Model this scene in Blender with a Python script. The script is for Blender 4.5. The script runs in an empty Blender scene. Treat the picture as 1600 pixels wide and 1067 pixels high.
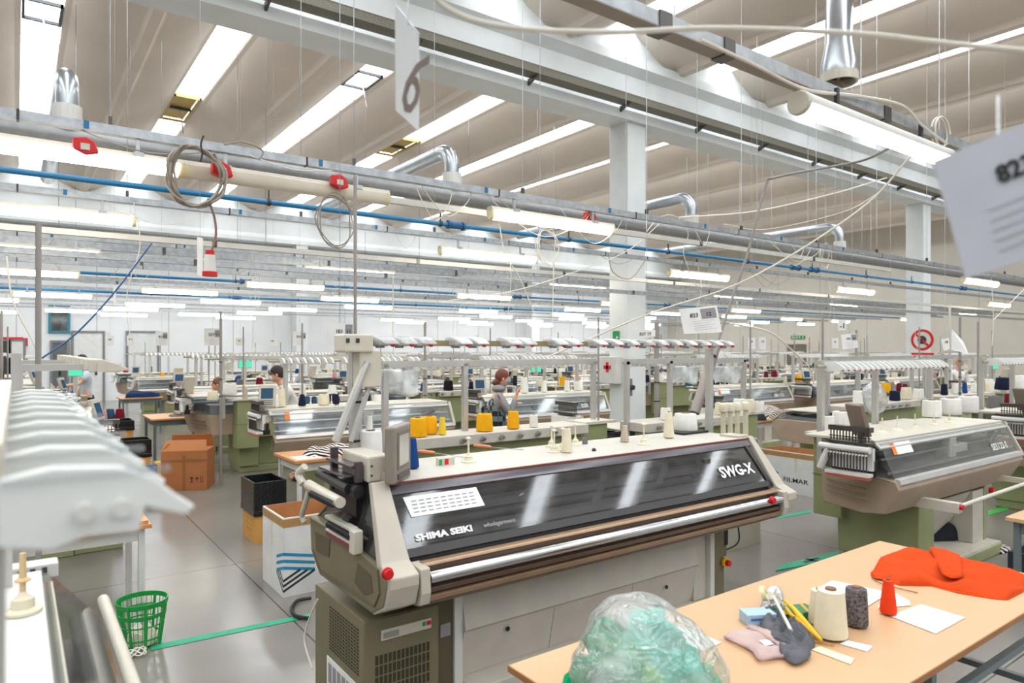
import bpy, bmesh, math, random
from mathutils import Vector, Matrix, Euler
random.seed(7)
SC = bpy.context.scene
COL = SC.collection

# ---------------------------------------------------------------- camera, world, exposure
TH = math.atan2(1470, 1067)           # angle between the view direction and the hall's long axis (+X)
CT, ST = math.cos(TH), math.sin(TH)
F, CX, CY, EYE = 1067.0, 800.0, 545.0, 2.0
cam = bpy.data.cameras.new('camera'); camo = bpy.data.objects.new('camera', cam); COL.objects.link(camo)
cam.sensor_width = 36; cam.lens = 36 * F / 1600
cam.shift_y = (CY - 533.5) / 1600
cam.clip_start = 0.05; cam.clip_end = 200
camo.location = (0, 0, EYE); camo.rotation_euler = (math.pi/2, 0, TH - math.pi/2)
cam.dof.use_dof = True; cam.dof.focus_distance = 5.2; cam.dof.aperture_fstop = 2.6
SC.camera = camo
w = bpy.data.worlds.new('sky'); SC.world = w; w.use_nodes = True
w.node_tree.nodes['Background'].inputs[0].default_value = (0.8, 0.9, 1, 1)
w.node_tree.nodes['Background'].inputs[1].default_value = 1.0
SC.view_settings.view_transform = 'Standard'; SC.view_settings.look = 'None'
SC.view_settings.gamma = 1; SC.view_settings.use_curve_mapping = False
SC.view_settings.exposure = -0.30
SKY_E, TUBE_E, LED_E = 13.0, 22.0, 20.0
SC.cycles.max_bounces = 7; SC.cycles.diffuse_bounces = 4; SC.cycles.glossy_bounces = 3
SC.cycles.transparent_max_bounces = 14; SC.cycles.transmission_bounces = 4
SC.cycles.caustics_reflective = False; SC.cycles.caustics_refractive = False
SC.cycles.sample_clamp_indirect = 4; SC.cycles.use_denoising = True

# pixel of the 1600x1067 photograph + one known world coordinate -> point of the hall
def ray(px, py):
    t = (px - CX) / F
    return CT + t*ST, ST - t*CT, (CY - py) / F
def onX(px, py, X): a = ray(px, py); d = X/a[0]; return Vector((X, a[1]*d, EYE + a[2]*d))
def onY(px, py, Y): a = ray(px, py); d = Y/a[1]; return Vector((a[0]*d, Y, EYE + a[2]*d))
def onZ(px, py, Z): a = ray(px, py); d = (Z-EYE)/a[2]; return Vector((a[0]*d, a[1]*d, Z))
def onD(px, py, d): a = ray(px, py); return Vector((a[0]*d, a[1]*d, EYE + a[2]*d))
def depth(p): return p[0]*CT + p[1]*ST

# ---------------------------------------------------------------- materials
def lin(c): return tuple(((v/255)/12.92 if v/255 <= .04045 else ((v/255+.055)/1.055)**2.4) for v in c) + (1,)
MATS = {}
def mat(name, rgb, rough=.5, metal=0, var=.04, scale=6, bump=0, spec=.5, alpha=1, emit=0):
    if name in MATS: return MATS[name]
    m = bpy.data.materials.new(name); m.use_nodes = True; MATS[name] = m
    nt = m.node_tree; b = nt.nodes['Principled BSDF']; L = nt.links.new
    c = lin(rgb)
    b.inputs['Roughness'].default_value = rough; b.inputs['Metallic'].default_value = metal
    b.inputs['Specular IOR Level'].default_value = spec
    tc = nt.nodes.new('ShaderNodeTexCoord'); n = nt.nodes.new('ShaderNodeTexNoise')
    n.inputs['Scale'].default_value = scale; n.inputs['Detail'].default_value = 4
    L(tc.outputs['Object'], n.inputs['Vector'])
    r = nt.nodes.new('ShaderNodeValToRGB')
    r.color_ramp.elements[0].position = .3; r.color_ramp.elements[1].position = .7
    r.color_ramp.elements[0].color = tuple(max(0, v*(1-var*2)) for v in c[:3]) + (1,)
    r.color_ramp.elements[1].color = tuple(min(1, v*(1+var)) for v in c[:3]) + (1,)
    L(n.outputs['Fac'], r.inputs['Fac']); L(r.outputs['Color'], b.inputs['Base Color'])
    if bump:
        n2 = nt.nodes.new('ShaderNodeTexNoise'); n2.inputs['Scale'].default_value = scale*8; L(tc.outputs['Object'], n2.inputs['Vector'])
        bp = nt.nodes.new('ShaderNodeBump'); bp.inputs['Strength'].default_value = bump; bp.inputs['Distance'].default_value = .01
        L(n2.outputs['Fac'], bp.inputs['Height']); L(bp.outputs['Normal'], b.inputs['Normal'])
    if emit:
        b.inputs['Emission Color'].default_value = c; b.inputs['Emission Strength'].default_value = emit
    return m
def emis(name, rgb, s):
    m = bpy.data.materials.new(name); m.use_nodes = True; nt = m.node_tree; nt.nodes.clear()
    e = nt.nodes.new('ShaderNodeEmission'); o = nt.nodes.new('ShaderNodeOutputMaterial')
    e.inputs[0].default_value = lin(rgb); e.inputs[1].default_value = s
    nt.links.new(e.outputs[0], o.inputs[0]); MATS[name] = m; return m
def clear(name, rgb, refl=.12, rough=.05, haze=0, crinkle=0):
    """thin clear or smoked plastic sheet: tinted transparency under a fresnel gloss, plus a little milky scatter"""
    m = bpy.data.materials.new(name); m.use_nodes = True; nt = m.node_tree; nt.nodes.clear(); L = nt.links.new
    o = nt.nodes.new('ShaderNodeOutputMaterial'); t = nt.nodes.new('ShaderNodeBsdfTransparent'); t.inputs[0].default_value = lin(rgb)
    g = nt.nodes.new('ShaderNodeBsdfGlossy'); g.inputs['Roughness'].default_value = rough
    fr = nt.nodes.new('ShaderNodeFresnel'); ge = nt.nodes.new('ShaderNodeNewGeometry'); mr = nt.nodes.new('ShaderNodeMapRange')
    mr.inputs[3].default_value = 1.45; mr.inputs[4].default_value = 1/1.45; L(ge.outputs['Backfacing'], mr.inputs[0]); L(mr.outputs[0], fr.inputs[0])
    ad = nt.nodes.new('ShaderNodeMath'); ad.operation = 'ADD'; ad.inputs[1].default_value = refl - .04
    ad.use_clamp = True
    mx = nt.nodes.new('ShaderNodeMixShader'); L(fr.outputs[0], ad.inputs[0]); L(ad.outputs[0], mx.inputs[0])
    base = t
    if crinkle:
        tcc = nt.nodes.new('ShaderNodeTexCoord'); vz = nt.nodes.new('ShaderNodeTexNoise'); vz.inputs['Scale'].default_value = crinkle; vz.inputs['Detail'].default_value = 3; vz.inputs['Distortion'].default_value = 2.5
        L(tcc.outputs['Object'], vz.inputs['Vector']); bp = nt.nodes.new('ShaderNodeBump'); bp.inputs['Strength'].default_value = 1; bp.inputs['Distance'].default_value = .05
        L(vz.outputs['Fac'], bp.inputs['Height']); L(bp.outputs['Normal'], g.inputs['Normal']); L(bp.outputs['Normal'], fr.inputs['Normal'])
    if haze:
        df = nt.nodes.new('ShaderNodeBsdfDiffuse'); df.inputs[0].default_value = (.9,.91,.91,1)
        m2 = nt.nodes.new('ShaderNodeMixShader')
        tc = nt.nodes.new('ShaderNodeTexCoord'); n = nt.nodes.new('ShaderNodeTexNoise'); n.inputs['Scale'].default_value = 9
        L(tc.outputs['Object'], n.inputs['Vector'])
        mm = nt.nodes.new('ShaderNodeMath'); mm.operation = 'MULTIPLY'; mm.inputs[1].default_value = haze*2
        L(n.outputs['Fac'], mm.inputs[0]); L(mm.outputs[0], m2.inputs[0])
        L(t.outputs[0], m2.inputs[1]); L(df.outputs[0], m2.inputs[2]); base = m2
    L(base.outputs[0], mx.inputs[1]); L(g.outputs[0], mx.inputs[2]); L(mx.outputs[0], o.inputs[0])
    MATS[name] = m; return m

WHITE = mat('white_paint', (216,215,210), .45); OFFW = mat('offwhite_plastic', (208,201,186), .4)
PANELW = mat('machine_white_panel', (200,193,182), .5)
GREYB = mat('light_grey_beige', (190,182,168), .42); OLIVE = mat('olive_brown', (122,113,88), .5)
OLIVED = mat('dark_olive', (92,84,62), .55); GREEN = mat('sage_green', (150,156,112), .5)
TAN = mat('tan_housing', (170,150,130), .5); TAND = mat('dark_tan_trim', (128,112,98), .5)  # second tan is simply darker, for the louvre strips and the SES monitor
BLACK = mat('black', (22,22,24), .45); DARK = mat('dark_grey', (52,52,55), .5); MIDG = mat('mid_grey', (120,120,122), .5)
STEEL = mat('brushed_steel', (190,192,194), .28, 1); GALV = mat('galvanised', (176,180,184), .42, .8, .12, 14)
CHROME = mat('chrome', (215,216,218), .16, 1); DSTEEL = mat('dark_steel', (96,92,90), .35, .8)
ALU = mat('aluminium', (196,194,190), .4, .5)
COPPER = mat('copper_brown', (176,146,118), .33, .55); BRONZE = mat('bronze_dark', (118,98,84), .35, .55)
RED = mat('red', (206,24,30), .4); YEL = mat('yellow', (236,190,20), .5); ORG = mat('orange_print', (232,120,40), .6)
GRN = mat('tape_green', (44,166,126), .55, var=.1, scale=3); GRN2 = mat('basket_green', (30,150,66), .4)
GRNB = mat('bright_green', (78,200,84), .5); SIGNG = mat('sign_green', (30,150,80), .5)
BLUEP = mat('blue_pipe', (22,112,160), .35); BLUED = mat('blue_fitting', (20,80,130), .4)
PAPER = mat('paper', (238,238,236), .7); INK = mat('ink', (40,38,38), .7); INKG = mat('ink_grey', (150,148,150), .7); INKB = mat('ink_blue', (38,120,170), .6)
CARD = mat('cardboard', (190,132,80), .8, var=.08, bump=.1); CARDD = mat('cardboard_dark', (150,98,58), .8)
CARDY = mat('cardboard_yellow', (214,158,84), .8); CARTON = mat('white_carton', (226,226,224), .6); PTAPE = mat('packing_tape', (176,136,84), .35)
BIN = mat('black_bin_liner', (24,25,27), .22, bump=.6, scale=5)
WOODT = mat('orange_worktop', (204,146,92), .4, var=.05, scale=3); TABLE = mat('worktop_laminate', (206,167,127), .38, var=.025, scale=2)
TEDGE = mat('worktop_edge', (160,108,62), .5); LEGG = mat('leg_grey', (112,124,128), .4, .3); HANDLE = mat('wooden_handle', (206,134,88), .45)
CABLE = mat('cable_white', (226,220,208), .5); CABLEG = mat('cable_grey', (150,140,128), .5); CABLEB = mat('cable_black', (28,28,28), .5)
ARM = mat('feeder_plastic', (226,228,226), .3, spec=.6); PLAST = mat('ivory_plastic', (222,214,190), .35)
TUBE = emis('fluorescent_tube_glow', (255,246,228), TUBE_E); TUBEOFF = mat('tube_off', (232,224,206), .3)
TUBEC = emis('fluorescent_cool_glow', (248,250,255), TUBE_E)
LED = emis('led_glow', (250,252,255), LED_E)
SKYL = emis('skylight_daylight', (244,250,255), SKY_E)
GLASS = clear('clear_cover', (243,246,246), .07, .06, .05); SMOKE = clear('smoked_cover', (196,196,198), .06, .05, .03)
SMOKEB = clear('smoked_side', (160,156,150), .05, .08, .05)
BAG = clear('bag_film', (252,255,254), .13, .14, .27, 11); BAG2 = clear('plastic_sheet_film', (240,244,246), .08, .25, .55)
SCRG = emis('green_screen', (90,240,190), 1.3); SCRB = emis('blue_screen', (90,130,165), .55)
YARN = {}
def yarn(name, rgb, v=.03, sc=20):
    """wound yarn: fine rings of relief around the cone"""
    m = mat('yarn_'+name, rgb, .85, var=.03 if name != 'charcoal' else .42, scale=20 if name != 'charcoal' else 90, spec=.2)
    nt = m.node_tree; L = nt.links.new; b = nt.nodes['Principled BSDF']
    tc = nt.nodes.new('ShaderNodeTexCoord'); wv = nt.nodes.new('ShaderNodeTexWave'); wv.wave_type = 'BANDS'; wv.bands_direction = 'Z'
    wv.inputs['Scale'].default_value = 60; wv.inputs['Distortion'].default_value = 2.5
    bp = nt.nodes.new('ShaderNodeBump'); bp.inputs['Strength'].default_value = .35; bp.inputs['Distance'].default_value = .004
    L(tc.outputs['Object'], wv.inputs['Vector']); L(wv.outputs['Fac'], bp.inputs['Height']); L(bp.outputs['Normal'], b.inputs['Normal'])
    YARN[name] = m
for n_, c_ in dict(white=(238,236,230), ivory=(232,222,196), amber=(244,176,24), yellow=(240,210,70), navy=(26,34,58), blue=(28,68,128),
                   denim=(58,88,122), brown=(108,66,48), maroon=(120,28,44), pink=(206,150,152), grey=(120,118,118), scarlet=(240,70,30),
                   charcoal=(112,106,106), teal=(40,96,100), black=(24,24,28), stone=(196,182,164)).items(): yarn(n_, c_)

# ---------------------------------------------------------------- mesh building
def wloc(o):
    v = Vector((0,0,0))
    while o: v += o.location; o = o.parent
    return v
class MB:
    def __init__(s): s.v = []; s.f = []; s.m = []; s.mi = 0
    def add(s, vs, fs):
        k = len(s.v); s.v += [tuple(v) for v in vs]
        for f in fs: s.f.append([k+i for i in f]); s.m.append(s.mi)
        return s
    def mat(s, i): s.mi = i; return s
    def box(s, x0, x1, y0, y1, z0, z1, M=None):
        vs = [Vector((x,y,z)) for z in (z0,z1) for y in (y0,y1) for x in (x0,x1)]
        if M: vs = [M @ v for v in vs]
        return s.add(vs, [(0,2,3,1),(4,5,7,6),(0,1,5,4),(2,6,7,3),(0,4,6,2),(1,3,7,5)])
    def prism(s, prof, x0, x1, axis='x', M=None):
        """profile in the two other axes, extruded along axis"""
        n = len(prof); A = sum(prof[i][0]*prof[(i+1)%n][1]-prof[(i+1)%n][0]*prof[i][1] for i in range(n))
        if A < 0: prof = prof[::-1]
        def P(a, p): return Vector((a,p[0],p[1])) if axis == 'x' else (Vector((p[0],a,p[1])) if axis == 'y' else Vector((p[0],p[1],a)))
        vs = [P(x0,p) for p in prof] + [P(x1,p) for p in prof]
        if M: vs = [M @ v for v in vs]
        fs = [tuple(range(n))[::-1], tuple(range(n, 2*n))] + [(i,(i+1)%n,n+(i+1)%n,n+i) for i in range(n)]
        if axis == 'y': fs = [f[::-1] for f in fs]
        return s.add(vs, fs)
    def quad(s, a, b, c, d, t=.004):
        """flat sheet through four corners with thickness t"""
        a,b,c,d = map(Vector,(a,b,c,d)); n = (b-a).cross(d-a).normalized()*t
        vs = [a,b,c,d,a-n,b-n,c-n,d-n]
        return s.add(vs, [(0,1,2,3),(7,6,5,4),(0,4,5,1),(1,5,6,2),(2,6,7,3),(3,7,4,0)])
    def cyl(s, p0, p1, r0, r1=None, n=12, cap=True):
        r1 = r0 if r1 is None else r1; p0 = Vector(p0); p1 = Vector(p1); ax = (p1-p0).normalized()
        u = ax.orthogonal().normalized(); w_ = ax.cross(u); vs = []
        for p, r in ((p0,r0),(p1,r1)):
            vs += [p + (u*math.cos(6.28318*i/n) + w_*math.sin(6.28318*i/n))*r for i in range(n)]
        fs = [(i,(i+1)%n,n+(i+1)%n,n+i) for i in range(n)]
        if cap: fs += [tuple(range(n))[::-1], tuple(range(n,2*n))]
        return s.add(vs, fs)
    def tube(s, pts, r, n=8, closed=False):
        pts = [Vector(p) for p in pts]; k = len(pts); rs = r if isinstance(r, (list,tuple)) else [r]*k
        vs = []; u = None
        for i, p in enumerate(pts):
            a = pts[i+1] if i < k-1 else (pts[0] if closed else p); b = pts[i-1] if i > 0 else (pts[-1] if closed else p)
            t = (a-b).normalized()
            if u is None: u = t.orthogonal().normalized()
            u = (u - t*u.dot(t)).normalized(); w_ = t.cross(u)
            vs += [p + (u*math.cos(6.28318*j/n) + w_*math.sin(6.28318*j/n))*rs[i] for j in range(n)]
        fs = [(i*n+j, i*n+(j+1)%n, (i+1)*n+(j+1)%n, (i+1)*n+j) for i in range(k-1) for j in range(n)]
        if closed: fs += [((k-1)*n+j, (k-1)*n+(j+1)%n, (j+1)%n, j) for j in range(n)]
        else: fs += [tuple(range(n))[::-1], tuple(range((k-1)*n, k*n))]
        return s.add(vs, fs)
    def lathe(s, prof, c=(0,0,0), n=20, M=None, cap=True):
        """profile (r,z) from bottom to top around a vertical axis"""
        vs = []
        for r, z in prof: vs += [Vector((c[0]+r*math.cos(6.28318*i/n), c[1]+r*math.sin(6.28318*i/n), c[2]+z)) for i in range(n)]
        if M: vs = [M @ v for v in vs]
        k = len(prof); fs = [(i*n+j, i*n+(j+1)%n, (i+1)*n+(j+1)%n, (i+1)*n+j) for i in range(k-1) for j in range(n)]
        if cap: fs += [tuple(range(n))[::-1], tuple(range((k-1)*n, k*n))]
        return s.add(vs, fs)
    def ball(s, c, r, sx=1, sy=1, sz=1, n=12, M=None):
        prof = [(math.sin(math.pi*i/8), -math.cos(math.pi*i/8)) for i in range(9)]; prof[0] = (.02,-1); prof[8] = (.02,1)
        k = len(s.v); s.lathe(prof, n=n)
        for i in range(k, len(s.v)):
            v = Vector((s.v[i][0]*r*sx, s.v[i][1]*r*sy, s.v[i][2]*r*sz))
            if M: v = M @ v
            s.v[i] = tuple(Vector(c)+v)
        return s
    def grid(s, fn, nu, nv, t=0):
        vs = [Vector(fn(i/nu, j/nv)) for j in range(nv+1) for i in range(nu+1)]; W = nu+1
        fs = [(j*W+i, j*W+i+1, (j+1)*W+i+1, (j+1)*W+i) for j in range(nv) for i in range(nu)]
        return s.add(vs, fs)
    def build(s, name, mats, parent=None, smooth=False, bevel=0, solid=0, sub=0, base=True):
        me = bpy.data.meshes.new(name)
        if parent is not None: off = wloc(parent)
        elif base:
            xs, ys, zs = zip(*s.v); off = Vector(((min(xs)+max(xs))/2, (min(ys)+max(ys))/2, min(zs)))
        else: off = Vector((0,0,0))
        me.from_pydata([tuple(Vector(v)-off) for v in s.v], [], s.f)
        if not isinstance(mats, (list,tuple)): mats = [mats]
        for m in mats: me.materials.append(m)
        if len(mats) > 1: me.polygons.foreach_set('material_index', s.m)
        me.validate(); me.update()
        if smooth:
            me.polygons.foreach_set('use_smooth', [True]*len(me.polygons))
            try: me.set_sharp_from_angle(angle=math.radians(40))
            except Exception: pass
        o = bpy.data.objects.new(name, me); COL.objects.link(o)
        if parent is not None: o.parent = parent
        else: o.location = off
        if bevel:
            b = o.modifiers.new('bevel','BEVEL'); b.width = bevel; b.segments = 2; b.limit_method = 'ANGLE'
        if solid:
            b = o.modifiers.new('solid','SOLIDIFY'); b.thickness = solid
        if sub:
            b = o.modifiers.new('sub','SUBSURF'); b.levels = sub; b.render_levels = sub
        return o
def tag(o, label, cat, group=None, kind=None):
    o['label'] = label; o['category'] = cat
    if group: o['group'] = group
    if kind: o['kind'] = kind
    return o
def thing(name, loc, label, cat, group=None, rz=0):
    o = bpy.data.objects.new(name, None); COL.objects.link(o); o.empty_display_size = .1
    o.location = loc; o.rotation_euler = (0,0,rz); return tag(o, label, cat, group)
def struct(name, b, m, **k):
    o = b.build(name, m, base=False, **k); o['kind'] = 'structure'; return o
def dup(o, loc, rz=0, label=None, group=None, cat=None):
    r = o.copy(); COL.objects.link(r); r.location = loc; r.rotation_euler = (0,0,rz)
    if label: r['label'] = label
    if group: r['group'] = group
    for ch in KIDS(o):
        c = ch.copy(); COL.objects.link(c); c.parent = r
        for g in KIDS(ch):
            d = g.copy(); COL.objects.link(d); d.parent = c
    return r
_kids = {}
def KIDS(o):
    if o.name not in _kids: _kids[o.name] = [x for x in bpy.data.objects if x.parent == o]
    return _kids[o.name]
def text(body, size, M, m, parent, name='lettering', ext=.0006, bold=.0, align='LEFT', shear=0, sx=1):
    """flat lettering built as a mesh; M places it (x right, y up, z towards the reader) in world space"""
    cu = bpy.data.curves.new('t','FONT'); cu.body = body; cu.size = size; cu.extrude = ext; cu.offset = bold; cu.align_x = align; cu.shear = shear
    cu.resolution_u = 2
    to = bpy.data.objects.new('t', cu); COL.objects.link(to); dg = bpy.context.evaluated_depsgraph_get()
    me = bpy.data.meshes.new_from_object(to.evaluated_get(dg)); bpy.data.objects.remove(to); bpy.data.curves.remove(cu)
    off = wloc(parent) if parent else Vector((0,0,0))
    me.transform(Matrix.Translation(-off) @ M @ Matrix.Diagonal((sx,1,1,1))); me.materials.clear(); me.materials.append(m)
    o = bpy.data.objects.new(name, me); COL.objects.link(o)
    if parent: o.parent = parent
    return o
def frame(o, x, y):
    """matrix from origin, x axis and approximate y axis"""
    o, x, y = Vector(o), Vector(x).normalized(), Vector(y); z = x.cross(y).normalized(); y = z.cross(x)
    return Matrix(((x.x,y.x,z.x,o.x),(x.y,y.y,z.y,o.y),(x.z,y.z,z.z,o.z),(0,0,0,1)))
def bez(pts, n=8):
    """smooth curve through the points (Catmull-Rom)"""
    P = [Vector(p) for p in pts]; P = [P[0]*2-P[1]] + P + [P[-1]*2-P[-2]]; out = []
    for i in range(1, len(P)-2):
        for k in range(n):
            t = k/n
            out.append(.5*((2*P[i]) + (P[i+1]-P[i-1])*t + (2*P[i-1]-5*P[i]+4*P[i+1]-P[i+2])*t*t + (3*P[i]-P[i-1]-3*P[i+1]+P[i+2])*t**3))
    return out + [P[-2]]
ORD = ['first','second','third','fourth','fifth','sixth','seventh','eighth','ninth','tenth','eleventh','twelfth','thirteenth','fourteenth']

# ---------------------------------------------------------------- the hall
X0, X1, Y0, Y1 = -15.0, 35.0, -10.6, 30.6
def floor_mat():
    m = mat('polished_concrete', (134,129,122), .3, var=.10, scale=.5)
    nt = m.node_tree; L = nt.links.new; b = nt.nodes['Principled BSDF']
    tc = nt.nodes.new('ShaderNodeTexCoord'); n = nt.nodes.new('ShaderNodeTexNoise'); n.inputs['Scale'].default_value = 2.2; n.inputs['Detail'].default_value = 8
    L(tc.outputs['Object'], n.inputs['Vector'])
    r = nt.nodes.new('ShaderNodeMapRange'); r.inputs[3].default_value = .10; r.inputs[4].default_value = .30
    L(n.outputs['Fac'], r.inputs[0]); L(r.outputs[0], b.inputs['Roughness'])
    col = b.inputs['Base Color'].links[0].from_socket
    # saw-cut joints: thin dark lines on a 5 m grid
    sx = nt.nodes.new('ShaderNodeSeparateXYZ'); L(tc.outputs['Object'], sx.inputs[0]); hits = []
    for ax, off in (('X', 3.35), ('Y', 3.35)):
        a = nt.nodes.new('ShaderNodeMath'); a.operation = 'ADD'; a.inputs[1].default_value = off; L(sx.outputs[ax], a.inputs[0])
        p = nt.nodes.new('ShaderNodeMath'); p.operation = 'PINGPONG'; p.inputs[1].default_value = 2.5; L(a.outputs[0], p.inputs[0])
        l = nt.nodes.new('ShaderNodeMath'); l.operation = 'LESS_THAN'; l.inputs[1].default_value = .006; L(p.outputs[0], l.inputs[0]); hits.append(l)
    mx = nt.nodes.new('ShaderNodeMath'); mx.operation = 'MAXIMUM'; L(hits[0].outputs[0], mx.inputs[0]); L(hits[1].outputs[0], mx.inputs[1])
    # wear and tyre stains
    n3 = nt.nodes.new('ShaderNodeTexNoise'); n3.inputs['Scale'].default_value = .55; n3.inputs['Detail'].default_value = 9; L(tc.outputs['Object'], n3.inputs['Vector'])
    st = nt.nodes.new('ShaderNodeMapRange'); st.inputs[1].default_value = .45; st.inputs[2].default_value = .95; st.inputs[3].default_value = 0; st.inputs[4].default_value = .3
    L(n3.outputs['Fac'], st.inputs[0])
    c1 = nt.nodes.new('ShaderNodeMixRGB'); c1.inputs[2].default_value = lin((105,98,90)); L(st.outputs[0], c1.inputs[0]); L(col, c1.inputs[1])
    c2 = nt.nodes.new('ShaderNodeMixRGB'); c2.inputs[2].default_value = lin((70,66,62)); L(mx.outputs[0], c2.inputs[0]); L(c1.outputs[0], c2.inputs[1])
    L(c2.outputs[0], b.inputs['Base Color']); return m
struct('floor', MB().box(X0, X1, Y0, Y1, -.1, 0), floor_mat())
def wall_mat(name, rgb, jx):
    m = mat(name, rgb, .7, var=.02, scale=1.5); nt = m.node_tree; L = nt.links.new; b = nt.nodes['Principled BSDF']
    tc = nt.nodes.new('ShaderNodeTexCoord'); sx = nt.nodes.new('ShaderNodeSeparateXYZ'); L(tc.outputs['Object'], sx.inputs[0])
    col = b.inputs['Base Color'].links[0].from_socket
    p = nt.nodes.new('ShaderNodeMath'); p.operation = 'PINGPONG'; p.inputs[1].default_value = 1.25; L(sx.outputs[jx], p.inputs[0])
    l = nt.nodes.new('ShaderNodeMath'); l.operation = 'LESS_THAN'; l.inputs[1].default_value = .015; L(p.outputs[0], l.inputs[0])
    c2 = nt.nodes.new('ShaderNodeMixRGB'); c2.inputs[2].default_value = lin((176,172,166)); L(l.outputs[0], c2.inputs[0]); L(col, c2.inputs[1])
    L(c2.outputs[0], b.inputs['Base Color']); return m
WB = wall_mat('wall_panels_back', (224,226,226), 'X'); WR = wall_mat('wall_panels_right', (216,210,198), 'Y')
struct('wall_back', MB().box(X0, X1, Y1, Y1+.2, 0, 9), WB)
struct('wall_right', MB().box(X1, X1+.2, Y0, Y1, 0, 9), WR)
struct('wall_left', MB().box(X0-.2, X0, Y0, Y1, 0, 9), WB)
struct('wall_front', MB().box(X0, X1, Y0-.2, Y0, 0, 9), WB)
# roof: precast wing shells spanning between the beams, with a strip of rooflight between neighbours
CEIL = mat('shell_concrete', (224,212,200), .75, var=.03, scale=.8)
PER, SK0, SKW = 3.125, .4, .68
def wing(xc):
    """half profiles of a shell whose trough is at xc: underside curve then top side"""
    hw = (PER - SKW)/2; low = []
    for i in range(-14, 15):
        u = abs(i)/14; z = 7.80 + .56*(u**1.5) if u > .1 else 7.74
        low.append((xc + hw*i/14, z))
    low[0] = (low[0][0], 8.34); low[-1] = (low[-1][0], 8.34)
    top = [(xc+hw, 8.52), (xc-hw, 8.52)]
    return low + top
roof = MB(); nS = range(-5, 12)
for n in nS:
    roof.prism(wing(SK0 + PER/2 + PER*n), Y0, Y1, 'y')
roof.box(SK0+PER*11-.4, SK0+PER*11+.4, Y0, Y1, 8.33, 8.53)
struct('ceiling', roof, CEIL)
for k, (ya, yb) in enumerate(((Y0, 9.55), (10.05, 29.3))):
    for n in list(nS)[:-1]:
        x = SK0 + PER*n
        g = MB()
        g.grid(lambda u, v: (x - SKW/2 + SKW*u, ya + (yb-ya)*v, 8.50 + .10*math.sin(math.pi*u)), 6, 1)
        o = struct('window_%d' % (k*len(nS) + n + 6), g, SKYL)
        fr = MB()
        L_ = int((yb-ya)/3.3)
        for j in range(L_+1):
            yy = ya + .05 + (yb-ya-.1)*j/L_
            fr.tube([(x - SKW/2 + SKW*i/6, yy, 8.485 + .10*math.sin(math.pi*i/6)) for i in range(7)], .012, 4)
        fr.box(x-SKW/2-.01, x-SKW/2+.015, ya, yb, 8.36, 8.5); fr.box(x+SKW/2-.015, x+SKW/2+.01, ya, yb, 8.36, 8.5)
        f_ = fr.build('window_frame', WHITE, o); f_['kind'] = 'structure'
struct('wall_roof_cap', MB().box(X0, X1, Y0, Y1, 8.7, 8.8), CEIL)
BEAMM = mat('beam_white', (226,230,230), .6, var=.03, scale=2)
def beam(y):
    b = MB(); p = [(y-.30,6.5),(y+.30,6.5),(y+.30,6.68),(y+.13,6.85),(y+.13,7.45),(y+.28,7.6),(y+.28,7.78),(y-.28,7.78),(y-.28,7.6),(y-.13,7.45),(y-.13,6.85),(y-.30,6.68)]
    return b.prism(p, X0, X1)
struct('trim_1', beam(9.8), BEAMM); struct('trim_2', beam(29.6), BEAMM)
for k, y in enumerate((9.8, 29.6)):                   # closure walls standing on the beams under the rooflights
    struct('wall_closure_%d' % (k+1), MB().box(X0, X1, y-.1, y+.1, 7.78, 8.69), BEAMM)
k = 2
for x in (-2.5, 10.05, 22.9):
    for y in (9.85, 29.6):
        k += 1
        b = MB().box(x-.26, x+.26, y-.26, y+.26, 0, 6.5)
        struct('trim_%d' % k, b, BEAMM, bevel=.02)
# cable tray along the front of the first beam, on brackets
t = thing('cable_tray', (10, 9.4, 6.62), 'galvanised cable tray running along the white roof beam', 'cable tray')
b = MB().box(X0+8, X1-1, 9.22, 9.46, 6.72, 6.73).box(X0+8, X1-1, 9.20, 9.22, 6.72, 6.85).box(X0+8, X1-1, 9.195, 9.225, 6.85, 6.862)
b.build('tray', mat('perforated_tray', (128,124,112), .6, .4, .2, 60), t)
for i in range(17):
    x = -4 + i*2.25
    MB().prism([(9.22,6.71),(9.5,6.71),(9.5,6.6)], x-.02, x+.02).build('bracket', DSTEEL, t)
# skylight hatches
AMB = mat('amber_hatch', (190,160,70), .5)
def hatch(px, py0, py1, n, lab, amber):
    x = SK0 + PER*n; a = onZ(px, py0, 8.4); c = onZ(px, py1, 8.4); y0, y1 = sorted((a.y, c.y)); y0 = max(y0, 10.2)
    t = thing('roof_hatch', (x, (y0+y1)/2, 8.36), lab, 'roof hatch')
    f = MB(); h = SKW/2 - .02
    for (u0,u1,v0,v1) in ((-h,-h+.05,y0,y1),(h-.05,h,y0,y1),(-h,h,y0,y0+.06),(-h,h,y1-.06,y1)): f.box(x+u0, x+u1, v0, v1, 8.36, 8.42)
    f.build('frame', AMB if amber else DARK, t)
    if amber:
        MB().box(x-h+.05, x+h-.05, y0+.06, y1-.06, 8.44, 8.46).build('lid', AMB, t)
        MB().box(x-h+.05, x+h-.05, (y0+y1)/2-.04, (y0+y1)/2+.04, 8.37, 8.43).build('crossbar', DARK, t)
    MB().cyl((x, (y0+y1)/2, 8.4), (x+.05, (y0+y1)/2-.2, 7.7), .015).build('actuator', STEEL, t)
hatch(275, 147, 188, 1, 'amber hatch standing open in the second rooflight from left', True)
hatch(612, 212, 243, 3, 'amber hatch in the rooflight behind the hanging number 6 card', True)
hatch(62, 0, 32, 0, 'dark framed hatch in the leftmost rooflight', False)
hatch(570, 112, 140, 2, 'dark framed hatch in the third rooflight from left', False)

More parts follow.
